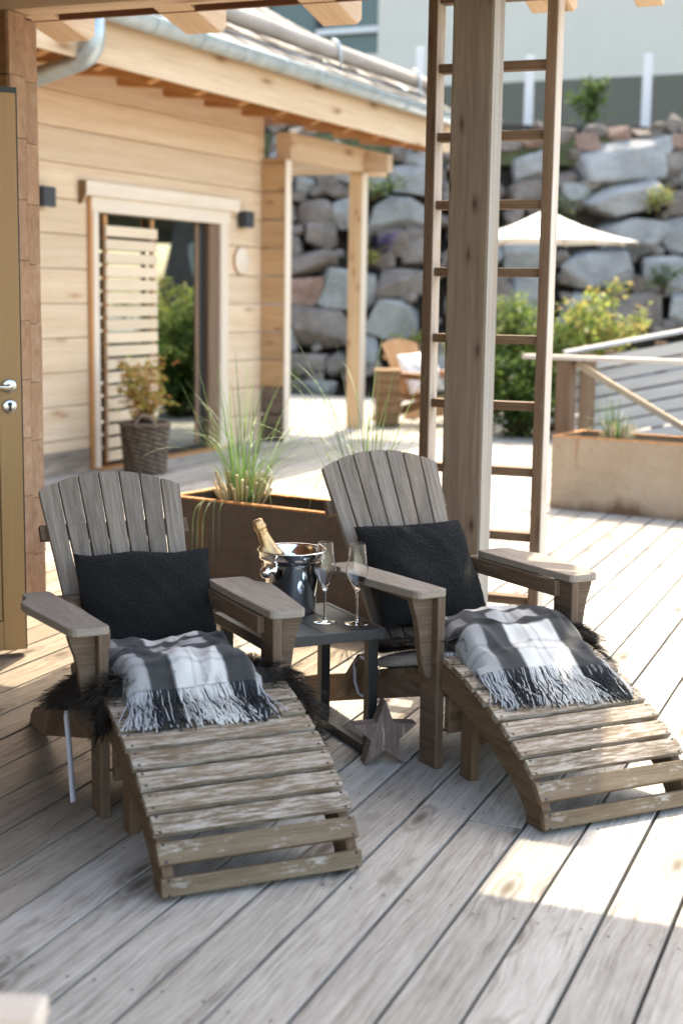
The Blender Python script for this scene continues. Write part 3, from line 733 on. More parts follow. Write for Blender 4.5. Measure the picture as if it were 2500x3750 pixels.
def make_pillow(seed, w, h, th, mat, name, res=(190, 170), amp=.0032):
    t = MB(); prg = random.Random(int(seed * 10))
    def fn(sgn):
        def f(u, v):
            x_, y_ = u * 2 - 1, v * 2 - 1
            ex = 1 - abs(x_) ** 2.6; ey = 1 - abs(y_) ** 2.6
            b = max(0, ex * ey) ** .5
            pin = 1 - .055 * (1 - abs(y_) ** 2) * abs(x_) ** 6 ; pin2 = 1 - .05 * (1 - abs(x_) ** 2) * abs(y_) ** 6
            px = x_ * w / 2 * pin; py = y_ * h / 2 * pin2
            px += .008 * N3(u * 3, v * 3.5, seed) * abs(x_) ** 2; py += .012 * N3(u * 3.4, v * 2.5, seed + 9) * (abs(y_) ** 3)
            pz = sgn * (th / 2 * b * (1 + .34 * N3(u * 2.6, v * 2.6, seed + 4) + .10 * N3(u * 7 + v * 5, v * 2, seed + 6)))
            q = Vector((px, py, pz))
            if amp:
                k = amp * (.55 * mn.noise(q * 260) + .55 * prg.uniform(-1, 1)); q += Vector((px * 1.2, py * 1.2, sgn * .6 + .01)).normalized() * k
            return q
        return f
    t.grid(fn(1), res[0], res[1], uvscale=(w, h))
    nb = len(t.f); t.grid(fn(-1), res[0] // 3, res[1] // 3, uvscale=(w, h))
    for i in range(nb, len(t.f)): t.f[i] = t.f[i][::-1]
    return t.build(name, mat)
def set_on_back(o, loc, fdir, r, s, off, lean, roll=0):
    """o has x across, y up, z out of its face"""
    ang = math.atan2(fdir[1], fdir[0]); F = Vector((math.cos(ang), math.sin(ang), 0)); Rr = Vector((-math.sin(ang), math.cos(ang), 0)); Z = Vector((0, 0, 1))
    b = back_pt(s, r, off); pos = Vector((*loc, 0)) + F * b.x + Rr * b.y + Z * b.z
    l = lean; Y_ = Z * math.cos(l) - F * math.sin(l); Zf = F * math.cos(l) + Z * math.sin(l)
    M = Matrix((Rr, Y_, Zf)).transposed().to_4x4(); M.translation = pos
    o.matrix_world = M @ Matrix.Rotation(roll, 4, 'Z')
pl = make_pillow(2.0, .42, .36, .125, M_boucle, 'boucle_cushion'); set_on_back(pl, oL, fL, .268, .205, .062, R(25), R(-.5))
tag(pl, "black boucle cushion leaning in the left lounge chair, all in shade", "cushion", "black boucle cushions")
pl2 = make_pillow(21.0, .415, .36, .15, M_boucle, 'boucle_cushion'); set_on_back(pl2, oR, fRc, .262, .235, .074, R(33), R(0))
tag(pl2, "black boucle cushion with a sunlit right edge in the right lounge chair", "cushion", "black boucle cushions")

def fs_z(f):
    P = [(.025, .347)] + FS
    for (a, za), (b, zb) in zip(P[:-1], P[1:]):
        if a <= f <= b: return lerp(za, zb, (f - a) / (b - a))
    return .347 if f < .025 else 0
def plaid_val(u, v=None):
    for a, b, k in COLS:
        if a <= u < b: return {'pale': (.36, .37, .39), 'dark': (.035, .036, .04), 'white': (.60, .59, .57)}[k]
    return (.5, .5, .5)
def make_blanket(seed, mat, fB, fF, rBl, rBr, rFl, rFr, fringe, thick=.06, skew=0.0, bump_=.0, rise=.0):
    rg = random.Random(seed); t = empty('plaid_blanket')
    Z0 = .402
    def base(f):
        if f < .0: return Z0 + .030 * f / .4 + .006 * math.exp(-((f + .05) / .08) ** 2)
        zt = fs_z(max(f, .026)) + .006; z0 = Z0 + .006 * math.exp(-(.05 / .08) ** 2)
        k = min(1, f / .11); k = k * k * (3 - 2 * k)
        return lerp(z0, zt + (.018 if f < .2 else .014), k)
    def surf(u, v, top=True):
        l, r_ = lerp(rBl, rFl, v), lerp(rBr, rFr, v)
        l += .012 * N3(v * 4, seed, 0); r_ += .014 * N3(v * 4, seed, 5)
        r = lerp(l, r_, u); f = lerp(fB, fF + skew * (u - .5), v) + .012 * N3(u * 3, v * 1.5, seed) * (1 - v)
        z = base(f) + rise * (1 - max(0, (v - .75) / .25) ** 2)
        e = min(u, 1 - u)
        fold = .008 * math.sin(u * 11 + v * 5 + seed) * math.exp(-((v - .45) / .35) ** 2) + .009 * N3(u * 3.2, v * 3.0, seed + 2) + .009 * N3(u * 8, v * 7, seed + 7) + .007 * (1 - abs(N3(u * 5 + v * 2, v * 4 - u, seed + 11)) * 3.2)
        z += fold * min(1, (1 - v) * 5 + .25) + bump_ * math.exp(-((u - .62) / .2) ** 2 - ((v - .28) / .2) ** 2)
        drop = max(0, 1 - e / .10)
        z -= thick * drop ** 2 * (1 if v < .93 else .3)
        if v < .08: z -= .03 * (1 - v / .08) ** 2
        return Vector((f, r, z))
    m = MB(); m.grid(lambda u, v: surf(u, v), 90, 90)
    m.build('cloth', mat, t, solid=.006)
    # a second, lower layer shows as the fold underneath
    m = MB(); m.grid(lambda u, v: surf(u * 1.03 - .015, v * .97 + .005) + Vector((0, 0, -.024)), 60, 60); m.build('lower_fold', mat, t, solid=.006)
    fr = MB(); n = 300
    for i in range(n):
        u = (i + rg.uniform(-.4, .4)) / (n - 1); u = min(max(u, .002), .998)
        p0 = surf(u, 1.0); q = surf(u, .985)
        L = rg.uniform(.8, 1.15) * fringe; ang = rg.gauss(0, .11) + .16 * math.sin(u * 7 + seed) + .12 * math.sin(u * 23 + seed)
        pts = [q + Vector((0, 0, .003)), p0 + Vector((0, 0, .004))]; steps = 9; f, r = p0.x, p0.y; a_ = ang; lift = rg.uniform(0, .010)
        for k in range(1, steps + 1):
            a_ += rg.gauss(0, .10); f += math.cos(a_) * L / steps; r += math.sin(a_) * L / steps
            zz = fs_z(min(f, .57)) + .004 + lift * math.sin(math.pi * min(1, k / steps)) + .004 * rg.random()
            if r < -.004 or r > .50: zz -= 1.2 * max(-.004 - r, r - .50)
            pts.append(Vector((f, r, lerp(pts[1].z, zz, min(1, k / 2.2)))))
        cu = plaid_val(u); mixc = rg.random()
        if mixc < (.3 if not .36 <= u < .74 else .12): cu = (.03, .031, .034)
        elif mixc < .40: cu = (.42, .42, .42)
        kk = rg.uniform(.85, 1.15); cu = tuple(min(.8, x * kk) for x in cu)
        rad = [.0013] + [.00165] * (len(pts) - 2) + [.0021]
        fr.tube(pts, rad, 5, cu)
    fr.build('fringe', M_yarn, t, tint=True)
    return t
M_plaid = plaid("plaid_wool", [(.24, .36, 'dark'), (.50, .60, 'dark'), (.36, .50, 'pale')])
bl = frame(make_blanket(4, M_plaid, -.34, .10, .035, .455, .045, .41, .12, bump_=.010, rise=.016), oL, fL)
tag(bl, "folded grey plaid blanket with fringe on the left lounge chair, all in shade", "blanket", "folded plaid blankets")
bl2 = frame(make_blanket(9, M_plaid, -.24, .20, .06, .47, .03, .46, .115, skew=.03, bump_=.016, rise=.02), oR, fR_)
tag(bl2, "folded grey plaid blanket with fringe, partly in sun, on the right lounge chair", "blanket", "folded plaid blankets")

# ------------------------------------------------------------------ side table, bucket, bottle, glasses, star
tb = empty('side_table', (-1.695, 3.895, 0), math.atan2(-.667, .745), "small square dark grey metal side table between the two lounge chairs", "table")
hs, zt_ = .197, .40
m = MB(); e = .032
m.box(-hs, hs, -hs, -hs + .016, zt_ - e, zt_); m.box(-hs, hs, hs - .016, hs, zt_ - e, zt_); m.box(-hs, -hs + .016, -hs + .016, hs - .016, zt_ - e, zt_); m.box(hs - .016, hs, -hs + .016, hs - .016, zt_ - e, zt_)
m.build('frame', M_table, tb, .002)
m = MB(); nb = 4; w = (2 * hs - .034) / nb
for k in range(nb): m.box(-hs + .017, hs - .017, -hs + .017 + k * w, -hs + .017 + (k + 1) * w - .003, zt_ - .006, zt_ - .0006)
m.build('tabletop', M_table, tb, .001)
for s_ in (-1, 1):
    m = MB(); y0 = s_ * (hs - .03)
    a = .0155
    pts = None
    m.box(hs - .05, hs - .017, y0 - a, y0 + a, 0, zt_ - e); m.box(-hs + .017, -hs + .05, y0 - a, y0 + a, 0, zt_ - e); m.box(-hs + .051, hs - .051, y0 - a, y0 + a, 0, .031)
    m.build('leg_frame', M_black, tb, .002)

bk = empty('ice_bucket', (-1.765, 4.005, .40), R(20), "polished steel champagne bucket with side knobs on the side table", "ice bucket")
m = MB(); m.lathe([(.0, .001), (.070, .001), (.074, .006), (.0895, .155), (.092, .164), (.1035, .170), (.105, .174), (.105, .190), (.108, .1925), (.1095, .195), (.108, .198), (.1045, .197), (.1015, .192), (.1015, .178), (.089, .170), (.0865, .160), (.071, .012), (.0, .010)], 72); m.build('bowl', M_chrome, bk)
for sgn in (-1, 1):
    d = Vector((math.cos(R(233)), math.sin(R(233)), 0)) * sgn
    m = MB(); m.lathe([(0, .0), (.014, .0), (.0145, .008), (.009, .012), (.0075, .02), (.009, .024), (.015, .028), (.0185, .037), (.0175, .047), (.011, .054), (0, .056)], 24, d * .083 + Vector((0, 0, .140)), d); m.build('knob', M_chrome, bk)
# bottle leaning in the bucket
bdir = Vector((-.33, -.20, .92)).normalized()
top = Vector((-1.873, 3.987, .672))
bt = empty('champagne_bottle', top - bdir * .30, 0, "champagne bottle with gold foil neck leaning in the ice bucket", "bottle")
bt.rotation_euler = bdir.to_track_quat('Z', 'Y').to_euler()
m = MB(); m.lathe([(0, .0), (.041, .0), (.044, .006), (.044, .145), (.0425, .165), (.038, .185), (.030, .205), (.027, .212)], 40); m.build('glass_body', M_bottle, bt)
m = MB(); m.lathe([(.0432, .160), (.0412, .174), (.0365, .189), (.0335, .1965), (.0300, .205), (.0262, .218), (.022, .236), (.0185, .255), (.0165, .268), (.0175, .271), (.0178, .274), (.0168, .277), (.0185, .281), (.0205, .285), (.0198, .290), (.0182, .296), (.0172, .305), (.0165, .31), (.012, .3135), (0, .314)], 40)
for i, v in enumerate(m.v):
    if v.z > .264: m.v[i] = v + Vector((v.x, v.y, 0)).normalized() * .0016 * (mn.noise(v * 160) + .6 * mn.noise(v * 330))
m.build('foil', M_foil, bt)

def flute(name, loc, label):
    t = empty(name, loc, 0, label, "champagne flute", "champagne flutes on the side table")
    outer = [(.0, .098), (.0055, .099), (.010, .106), (.0185, .124), (.0265, .141), (.0325, .1555), (.0338, .160), (.0330, .168), (.0295, .195), (.0258, .222), (.0241, .2435), (.02402, .2446), (.0239, .2450)]
    inner = [(.0236, .2452), (.0234, .2450), (.02335, .2446), (.0234, .2435), (.0250, .222), (.0286, .195), (.0321, .168), (.0328, .160), (.0316, .156), (.0255, .1425), (.0172, .1255), (.0085, .109), (.004, .1045), (0, .104)]
    m = MB(); m.lathe(outer + inner, 48); m.build('bowl', M_glass, t)
    m = MB(); m.lathe([(0, .0985), (.0052, .0982), (.0042, .090), (.0034, .07), (.0032, .04), (.0036, .018), (.0055, .0082), (0, .0080)], 20); m.build('stem', M_glass, t)
    m = MB(); m.lathe([(0, .0079), (.006, .0078), (.012, .0052), (.030, .0026), (.0365, .0018), (.0375, .0009), (.0365, 0.0001), (0, .0001)], 48); m.build('foot', M_glass, t)
flute('champagne_flute', (-1.612, 3.905, .4005), "empty champagne flute next to the steel ice bucket")
flute('champagne_flute', (-1.516, 3.925, .4005), "empty champagne flute nearer the right lounge chair, away from the bucket")

# wooden star
M_star = wood("star_wood", (.10, .065, .05), (.19, .135, .115), (.33, .25, .205), .8, 9, 90, wear=(.44, .36, .27), wear_amt=.32, wear_scale=(5, 40), tone=.3, bstr=.6)
c_ = Vector((-1.402, 3.865, 0)); ax = Vector((.80, .60, 0)).normalized(); nz = Vector((.60, -.80, 0)).normalized()
ro, ri = .106, .046; pts = []
for k in range(10):
    a = R(90 + 36 * k - 2); r_ = ro if k % 2 == 0 else ri; pts.append((r_ * math.cos(a), r_ * math.sin(a)))
minz = min(p[1] for p in pts)
mS = MB(); upv = (Vector((0, 0, 1)) - nz * .12).normalized()
n = len(pts)
mS.prism([(y - minz, x) for x, y in pts], nz * .05, upv, ax, (0, 0, 0))
st = mS.build('wooden_star', M_star, None, .003); st.location = c_ + Vector((0, 0, .001)) - nz * .02; tag(st, "chunky reclaimed wood star standing on the deck beside the table leg", "star")

# ------------------------------------------------------------------ corten planters and grasses
def planter(loc, ang, L, W, H, label, mat):
    t = empty('corten_planter', loc, ang, label, "planter", "corten steel planters")
    th = .006
    m = MB(); m.box(0, L, 0, th, 0, H); m.box(0, L, W - th, W, 0, H); m.box(0, th, th, W - th, 0, H); m.box(L - th, L, th, W - th, 0, H); m.box(th, L - th, th, W - th, .02, .03); m.build('trough', mat, t)
    m = MB(); rw = .028
    for x0, x1, y0, y1 in ((-.002, L + .002, -.002, rw), (-.002, L + .002, W - rw, W + .002), (-.002, rw, rw, W - rw), (L - rw, L + .002, rw, W - rw)): m.box(x0, x1, y0, y1, H, H + .008)
    m.build('rim', M_rust, t, .001)
    m = MB(); m.grid(lambda u, v: (th + u * (L - 2 * th), th + v * (W - 2 * th), H - .075 + .02 * N3(u * L, v * W, 0, 12)), 60, 14); m.build('soil', M_soil, t)
    return t
A11 = math.atan2(-.19, .98)
pA = Vector((-3.06, 5.575, 0)); planter(pA, A11, 1.42, .34, .478, "brown corten steel planter close behind the two lounge chairs", M_corten_shaded)
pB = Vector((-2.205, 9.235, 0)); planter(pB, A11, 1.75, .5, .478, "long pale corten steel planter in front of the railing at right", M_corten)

def grass(name, loc, seed, n, h, spread, label, tan=30, lean=(0, 0), tanh=.16, hang=0.3):
    rg = random.Random(seed); t = empty(name, loc, 0, label, "ornamental grass", "grass tufts in the planters")
    m = MB()
    for i in range(n):
        a = rg.uniform(0, 2 * math.pi); rr = rg.random() ** .6 * .055; b0 = Vector((math.cos(a) * rr, math.sin(a) * rr, 0))
        a2 = a + rg.gauss(0, .7); d = Vector((math.cos(a2), math.sin(a2), 0)) + Vector((lean[0], lean[1], 0)) * rg.random()
        L = h * rg.uniform(.55, 1.25); tilt = abs(rg.gauss(.22, .22)); curl = rg.uniform(.0, 1.9) if rg.random() < .72 else rg.uniform(0, .35)
        pts = []; p = b0.copy(); e = math.pi / 2 - tilt; ns = 12
        for k in range(ns + 1):
            pts.append(p.copy()); p = p + (d * math.cos(e) + Vector((0, 0, math.sin(e)))) * (L / ns); e -= curl / ns * (1 + k / ns * 1.2)
        w = rg.uniform(.003, .0058); ws = [w * (1 - (k / ns) ** 2.2) + .0006 for k in range(ns + 1)]
        sd_ = Vector((-d.y, d.x, 0)).normalized() + Vector((0, 0, rg.uniform(-.3, .3)))
        g1 = rg.uniform(.75, 1.25); base = (.09 * g1, .18 * g1, .045 * g1); tip = (.20 * g1, .29 * g1, .12 * g1)
        m.ribbon(pts, ws, sd_.normalized(), [tuple(lerp(x, y, k / ns) for x, y in zip(base, tip)) for k in range(ns)])
    m.build('blades', M_blade, t, tint=True)
    m = MB()
    for i in range(tan):
        a = rg.uniform(0, 2 * math.pi); rr = rg.random() ** .5 * .075; b0 = Vector((math.cos(a) * rr, math.sin(a) * rr, 0)); hh = tanh * rg.uniform(.5, 1.2)
        tp = b0 + Vector((b0.x * .9 + rg.uniform(-.02, .02), b0.y * .9 + rg.uniform(-.02, .02), hh)); g1 = rg.uniform(.8, 1.15)
        m.tube([b0, lerp(b0, tp, .5), tp], [.0035, .005, .0062], 6, (.58 * g1, .47 * g1, .29 * g1)); 
    if tan: m.build('cut_stalks', M_blade, t, tint=True)
    return t
def in_planter(p, l, w, z=.42):
    u = Vector((math.cos(A11), math.sin(A11), 0)); v = Vector((-math.sin(A11), math.cos(A11), 0)); return p + u * l + v * w + Vector((0, 0, z))
grass('ornamental_grass', in_planter(pA, .31, .14), 11, 135, .60, .055, "large arching grass tuft at the left end of the near planter", 55, (.3, 0), .16)
grass('ornamental_grass', in_planter(pA, .90, .20), 23, 70, .78, .06, "smaller arching grass tuft half hidden behind the right chair back", 20, (0, 0), .12)
grass('ornamental_grass', in_planter(pB, .36, .22), 31, 70, .36, .06, "short pale grass tuft in the far planter before the railing", 45, (0, 0), .13)
# a few loose blades hanging over the planter edge, part of a trailing tuft
rg = random.Random(5); m = MB()
for k in range(5):
    b0 = in_planter(pA, rg.uniform(.20, .34), .05, .45); d = Vector((rg.uniform(-.35, .35), -1, 0)).normalized(); pts = []; p = b0.copy(); e = rg.uniform(.6, 1.1)
    for i in range(13):
        pts.append(p.copy()); p = p + (d * math.cos(e) + Vector((0, 0, math.sin(e)))) * (.026 + .004 * k); e = max(e - rg.uniform(.3, .5), -1.52)
    m.ribbon([q - b0 for q in pts] if False else pts, [.005 * (1 - (i / 12) ** 2) + .0008 for i in range(13)], (1, 0, 0), (.20, .27, .13))
hg = m.build('trailing_grass', M_blade, None, tint=True); tag(hg, "few long grass blades hanging down over the near planter front", "grass blades")

bx = empty('black_crate', (-3.46, 5.42, 0), 0, "low black crate on the deck between the log wall and left chair", "crate")
m = MB(); m.box(0, .30, 0, .012, 0, .26); m.box(0, .30, .238, .25, 0, .26); m.box(0, .012, .012, .238, 0, .26); m.box(.288, .30, .012, .238, 0, .26); m.build('sides', M_black, bx, .002)
m = MB(); m.box(-.004, .304, -.004, .254, .26, .272); m.build('lid', M_black, bx, .002)

# ------------------------------------------------------------------ log house (local x = outward from the facade, y = along it)
hs_ = empty('log_house', (-5.87, 10.6, 0), R(-4), "pale timber log house with wide eaves and a sliding door", "house")
T0, T1 = -4.6, 1.676; DO0, DO1, DOZ = -.93, .905, 1.985
m = MB(); z = 0.0; k = 0
while z < 3.05:
    h = .2575; z1 = min(z + h, 3.06)
    if z1 <= DOZ + .02 or z < DOZ:
        zt2 = min(z1, DOZ) if z < DOZ < z1 else z1
        m.box(-.14, 0, T0, DO0, z + .002, z1 - .002, 'y'); m.box(-.14, 0, DO1, T1 + .06, z + .002, z1 - .002, 'y')
        if zt2 < z1: m.box(-.139, -.001, DO0 + .001, DO1 - .001, zt2 + .0015, z1 - .002, 'y')
    else: m.box(-.14, 0, T0, T1 + .06, z + .0015, z1 - .0015, 'y')
    z = z1; k += 1
m.build('wall', M_spruce, hs_, .010, 3)
M_corner = wood("corner_spruce", (.42, .235, .11), (.53, .33, .17), (.62, .42, .25), .6, 1.2, 45, knots=(.30, .14, .06), knot_scale=(3, 7), tone=.15, bstr=.1)
mS0 = MB()
m = MB(); z = 0
while z < 2.6:
    z1 = min(z + .2575, 2.62); (m if z > .3 else mS0).box(.0, .249 , T1, T1 + .115, z + .004, z1 - .004, 'x'); z = z1
m.build('corner_logs', M_corner, hs_, .008, 2); mS0.build('stained_corner_logs', wood("stained_logs", (.05, .04, .035), (.14, .10, .075), (.25, .18, .13), .8, 3, 40, tone=.3), hs_, .008, 2)
m = MB(); m.box(.2505, .258, T1 + .002, T1 + .113, .0, 2.6); m.build('corner_lit_face', M_spruce_pale, hs_, .002)  # pale plate for the bright outer face, its light put into the colour
# stained foot of the wall
m = MB(); m.box(.0012, .0062, T0, DO0 - .12, .0, .18, 'y'); m.build('base_board', wood("stained_foot", (.10, .085, .08), (.28, .22, .17), (.5, .4, .3), .8, 2, 20, tone=.2), hs_)
m = MB(); m.box(-.135, -.105, DO0, DO1, 0, DOZ); m.build('interior_dark', M_black, hs_)
# door surround
m = MB()
m.box(.001, .03, DO0 - .075, DO0 + .0, 0, DOZ + .0, 'z'); m.box(.001, .03, DO1 - .0, DO1 + .13, 0, DOZ, 'z'); m.box(.001, .032, DO0 - .09, DO1 + .15, DOZ, DOZ + .115, 'y')
m.box(.001, .055, DO0 - .2, DO1 + .285, DOZ + .116, DOZ + .225, 'y'); m.build('door_surround', M_spruce_pale, hs_, .004)
m = MB(); m.box(.001, .026, DO0 - .115, DO0 - .077, 0, DOZ + .1, 'z'); m.build('surround_edge', M_soffit, hs_, .002)
m = MB(); m.prism([(0, .225), (.065, .225), (.065, .14), (.05, .10), (.03, .06), (0, .05)], (0, .022, 0), (1, 0, 0), (0, 0, 1), (.001, DO0 - .224, DOZ)); m.build('hood_end', M_log_dk, hs_, .002)
sdv = MB(); sdv.box(-.075, -.05, DO0 + .02, .585, .06, DOZ - .0, 'y'); pane = sdv.build('sliding_pane', M_pane, hs_)
m = MB(); m.box(-.09, -.04, .648, .742, .01, DOZ - .002, 'z'); m.box(-.09, -.035, DO0 + .002, DO0 + .055, .01, DOZ - .002, 'z'); m.box(-.09, -.04, DO0 + .056, .647, .01, .058); m.build('sliding_frame', M_black, hs_, .003)
m = MB(); m.box(-.10, .0, .744, DO1 - .001, .002, DOZ - .002, 'z'); m.box(-.088, -.042, .588, .645, .06, DOZ - .002, 'z'); m.build('door_jamb', wood('jamb_brown', (.13, .075, .045), (.19, .115, .07), (.25, .16, .105)), hs_, .003)
m = MB(); z = .05
while z < 1.9:
    m.box(.004, .028, DO0 + .095, -.115, z, z + .081, 'y'); z += .1035
m.build('shutter', wood('shutter_spruce', (.64, .48, .32), (.74, .58, .41), (.80, .66, .50), .6, 1.2, 45, tone=.1), hs_, .003)
m = MB(); m.box(-.022, .003, DO0 + .10, DO0 + .15, .03, 1.97, 'z'); m.box(-.022, .003, -.17, -.125, .03, 1.97, 'z'); m.build('shutter_frame', M_soffit, hs_, .002)
m = MB(); m.box(-.03, .10, DO0 - .1, DO1 + .1, .0, .012); m.build('threshold', M_soffit, hs_, .002)
# porch column, beams
m = MB(); m.box(.105, .249, 3.335, 3.47, 0, 2.62, 'z'); m.build('porch_column', M_corner, hs_, .004)
m = MB(); m.box(.2495, .2555, 3.337, 3.468, 0.0, 2.618, 'z'); m.build('column_lit_face', M_spruce_pale, hs_, .002)  # thin pale plate, brightness of the lit column face painted in
m = MB(); m.box(.10, .255, T1 + .1, 3.95, 2.625, 2.86, 'y'); m.build('porch_beam', M_beam, hs_, .004)
m = MB(); m.box(-1.2, .52, 3.36, 3.49, 2.622, 2.80, 'x'); m.build('cross_beam', M_beam, hs_, .004)
# roof
EO, EZ, SL_ = .85, 3.285, math.tan(R(31)); TE = 4.3; TN = -4.2
m = MB()
def rp(o, z_off=0): return EZ + (EO - o) * SL_ + z_off
RW = 3.2
def slab(pts, th):
    b = len(m.v); n = len(pts)
    for dz in (0, -th):
        for o, t, z in pts: m.v.append(Vector((o, t, z + dz)))
    m.face(list(range(b, b + n)), [(p[1], p[0]) for p in pts]); m.face(list(reversed(range(b + n, b + 2 * n))), [(pts[i][1], pts[i][0]) for i in reversed(range(n))])
    for i in range(n): j = (i + 1) % n; m.face([b + i, b + n + i, b + n + j, b + j])
slab([(EO, TN, EZ), (EO, TE, EZ), (EO - RW, TE - RW, rp(EO - RW)), (EO - RW, TN, rp(EO - RW))], .03)
slab([(EO - .02, TE + .005, EZ - .003), (EO - 2 * RW, TE + .005, EZ - .003), (EO - RW - .01, TE - RW + .01, rp(EO - RW) - .003)], .03)
m.build('roof_deck', M_rust_wood, hs_)
m = MB(); rg = random.Random(3); course = 0; o = EO + .03; shf = []
while o > EO - RW + .1:     # shingle courses
    tmax = TE - max(0, EO - o) - .01; t = TN
    while t < tmax - .04:
        w = rg.uniform(.09, .2); w = min(w, tmax - t)
        zo = rp(o); sl = Vector((-1, 0, SL_)).normalized(); nn = Vector((SL_, 0, 1)).normalized()
        Ls = .30; cpt = Vector((o, t + w / 2, zo)) + sl * (Ls / 2 - rg.uniform(0, .03)) + nn * (.018 + rg.uniform(0, .012))
        m.frame_box(cpt, (sl + nn * -.035).normalized(), (0, 1, 0), nn, Ls, w - .007, .014); q_ = rg.choice((.10, .16, .22, .30, .38)) * rg.uniform(.8, 1.2); shf.append((q_ * 1.04, q_ * .96, q_ * .88)); t += w
    o -= .15; course += 1
m.tint = [shf[i // 6] for i in range(len(m.f))]; m.build('shingles', attr_mat('shingle_wood', .85), hs_, tint=True)
m = MB(); m.box(EO - .05, EO - .022, TN, TE - .02, 2.885, EZ - .035, 'y'); m.build('fascia', M_beam, hs_, .003)
m = MB(); m.box(-.2, EO - .052, TN, TE - .05, 3.12, 3.135, 'y'); m.build('soffit', M_soffit, hs_)
t = TN + .35
for k in range(14):
    if t > TE - .2: break
    m = MB(); m.prism([(-.05, 3.118), (EO - .055, 3.118), (EO - .055, 2.90), (EO - .16, 2.865), (EO - .45, 2.93), (-.05, 2.97)], (0, .085, 0), (1, 0, 0), (0, 0, 1), (0, t, 0)); m.build('rafter', M_soffit, hs_, .003); t += .645
m = MB(); ns = 14; gr = .075; gy = []
for side in range(1):
    prof = [(EO + .01 + gr + gr * math.cos(math.pi + math.pi * k / ns), EZ - .055 + gr * math.sin(math.pi + math.pi * k / ns) * 1.15) for k in range(ns + 1)]
    inner = [(EO + .01 + gr + (gr - .004) * math.cos(math.pi + math.pi * k / ns), EZ - .055 + (gr - .004) * math.sin(math.pi + math.pi * k / ns) * 1.15) for k in reversed(range(ns + 1))]
    m.prism(prof + inner, (0, TE - .02 + 2.35, 0), (1, 0, 0), (0, 0, 1), (0, -2.35, 0))
m.tube([(EO + .01 + 2 * gr, -2.35, EZ - .05), (EO + .01 + 2 * gr, TE - .02, EZ - .05)], .010, 10)
m.build('gutter', M_zinc, hs_)
t = -2.2
while t < TE:
    m = MB(); pr = [(EO + .01 + gr + (gr + .004) * math.cos(math.pi + math.pi * k / ns), t, EZ - .053 + (gr + .004) * math.sin(math.pi + math.pi * k / ns) * 1.15) for k in range(ns + 1)]
    m.tube(pr, .006, 6); m.build('gutter_bracket', M_zinc, hs_); t += .62
m = MB(); m.tube([(EO + .085, -2.22, EZ - .10), (EO + .085, -2.22, EZ - .275), (EO + .07, -2.22, EZ - .335), (EO + .03, -2.22, EZ - .385), (EO - .04, -2.215, EZ - .415), (.35, -2.16, EZ - .50), (.16, -2.15, EZ - .55), (.09, -2.15, EZ - .62), (.08, -2.15, EZ - .72), (.08, -2.15, .05)], .063, 20); m.build('downpipe', M_zinc, hs_)
m = MB(); oS = .69; zS = rp(oS) + .165; m.tube([(oS, TN, zS), (oS, -1, zS + .01), (oS, 2, zS - .005), (oS, TE - .18, zS)], [.075, .072, .074, .066], 16); m.build('snow_log', M_logpole, hs_)
for t in (-2.6, -.35, 1.72, 3.55):
    m = MB(); m.tube([(oS + .10, t, rp(oS + .10) + .02), (oS + .085, t, zS), (oS + .06, t, zS + .07), (oS, t, zS + .10)], .012, 8); m.tube([(oS + .09, t, rp(oS + .1) + .02), (oS - .15, t, rp(oS - .15) + .035)], .010, 8); m.build('snow_log_hook', M_zinc, hs_)
def on_house(o, t, z): return hs_local @ Vector((o, t, z))
hs_local = Matrix.Translation((-5.87, 10.6, 0)) @ Matrix.Rotation(R(-4), 4, 'Z')
wl = empty('wall_lamp', on_house(0, 1.30, 2.045), R(-4), "small black wall lamp right of the sliding door", "wall lamp", "box wall lamps on the log house")
m = MB(); m.box(.012, .10, -.072, .072, -.072, .072); m.build('housing', M_lamp, wl, .004)
m = MB(); m.box(.0, .012, -.045, .045, -.045, .045); m.build('mounting_plate', M_lamp, wl)
m = MB(); m.box(.03, .085, -.05, .05, -.076, -.0725); m.build('lens', M_white, wl)
wl2 = copy_tree(wl); wl2.location = on_house(0, -1.625, 2.055); tag(wl2, "slate grey wall lamp left of the sliding door beside the log wall", "wall lamp", "box wall lamps on the log house")
pq = empty('wall_plaque', on_house(0, 1.285, 1.675), R(-4), "round pale wooden disc on the house wall below the black lamp", "plaque")
m = MB(); m.lathe([(0, .002), (.118, .002), (.122, .006), (.122, .022), (.116, .027), (0, .028)], 40, (0, 0, 0), (1, 0, 0)); m.build('disc', M_spruce_pale, pq)
m = MB(); m.lathe([(.121, .002), (.126, .004), (.126, .02), (.1225, .022)], 40, (0, 0, 0), (1, 0, 0), True); m.build('rim', M_soffit, pq)

# wicker basket with a small maple
bpos = on_house(.47, -.98, 0)
wb = empty('wicker_basket', bpos, R(10), "round brown wicker basket on the deck by the slatted shutter", "basket")
m = MB(); m.lathe([(0, .005), (.143, .005), (.148, .02), (.180, .37), (.166, .372), (.14, .03), (0, .025)], 48); m.build('lining', M_soil, wb)
m = MB(); nr = 22; rgw = random.Random(4)
for j in range(nr):
    zz = .012 + .0168 * j; r0_ = .152 + .032 * j / nr; pts = []
    for k in range(73):
        a = 2 * math.pi * k / 72; rr_ = r0_ + .006 * math.sin(a * 18 + math.pi * j) + rgw.uniform(-.001, .001); pts.append((rr_ * math.cos(a), rr_ * math.sin(a), zz))
    kq = rgw.uniform(.8, 1.15); f0_ = len(m.f); m.tube(pts, .0085, 5, (1, 1, 1), cap=False)
    for q in range(f0_, len(m.f)):
        ka = kq * (.28 + 1.1 * (.5 + .5 * math.sin((q - f0_) // 5 / 72 * 2 * math.pi * 9 + math.pi * j * .9)) ** 1.6); m.tint[q] = (.19 * ka, .145 * ka, .11 * ka)
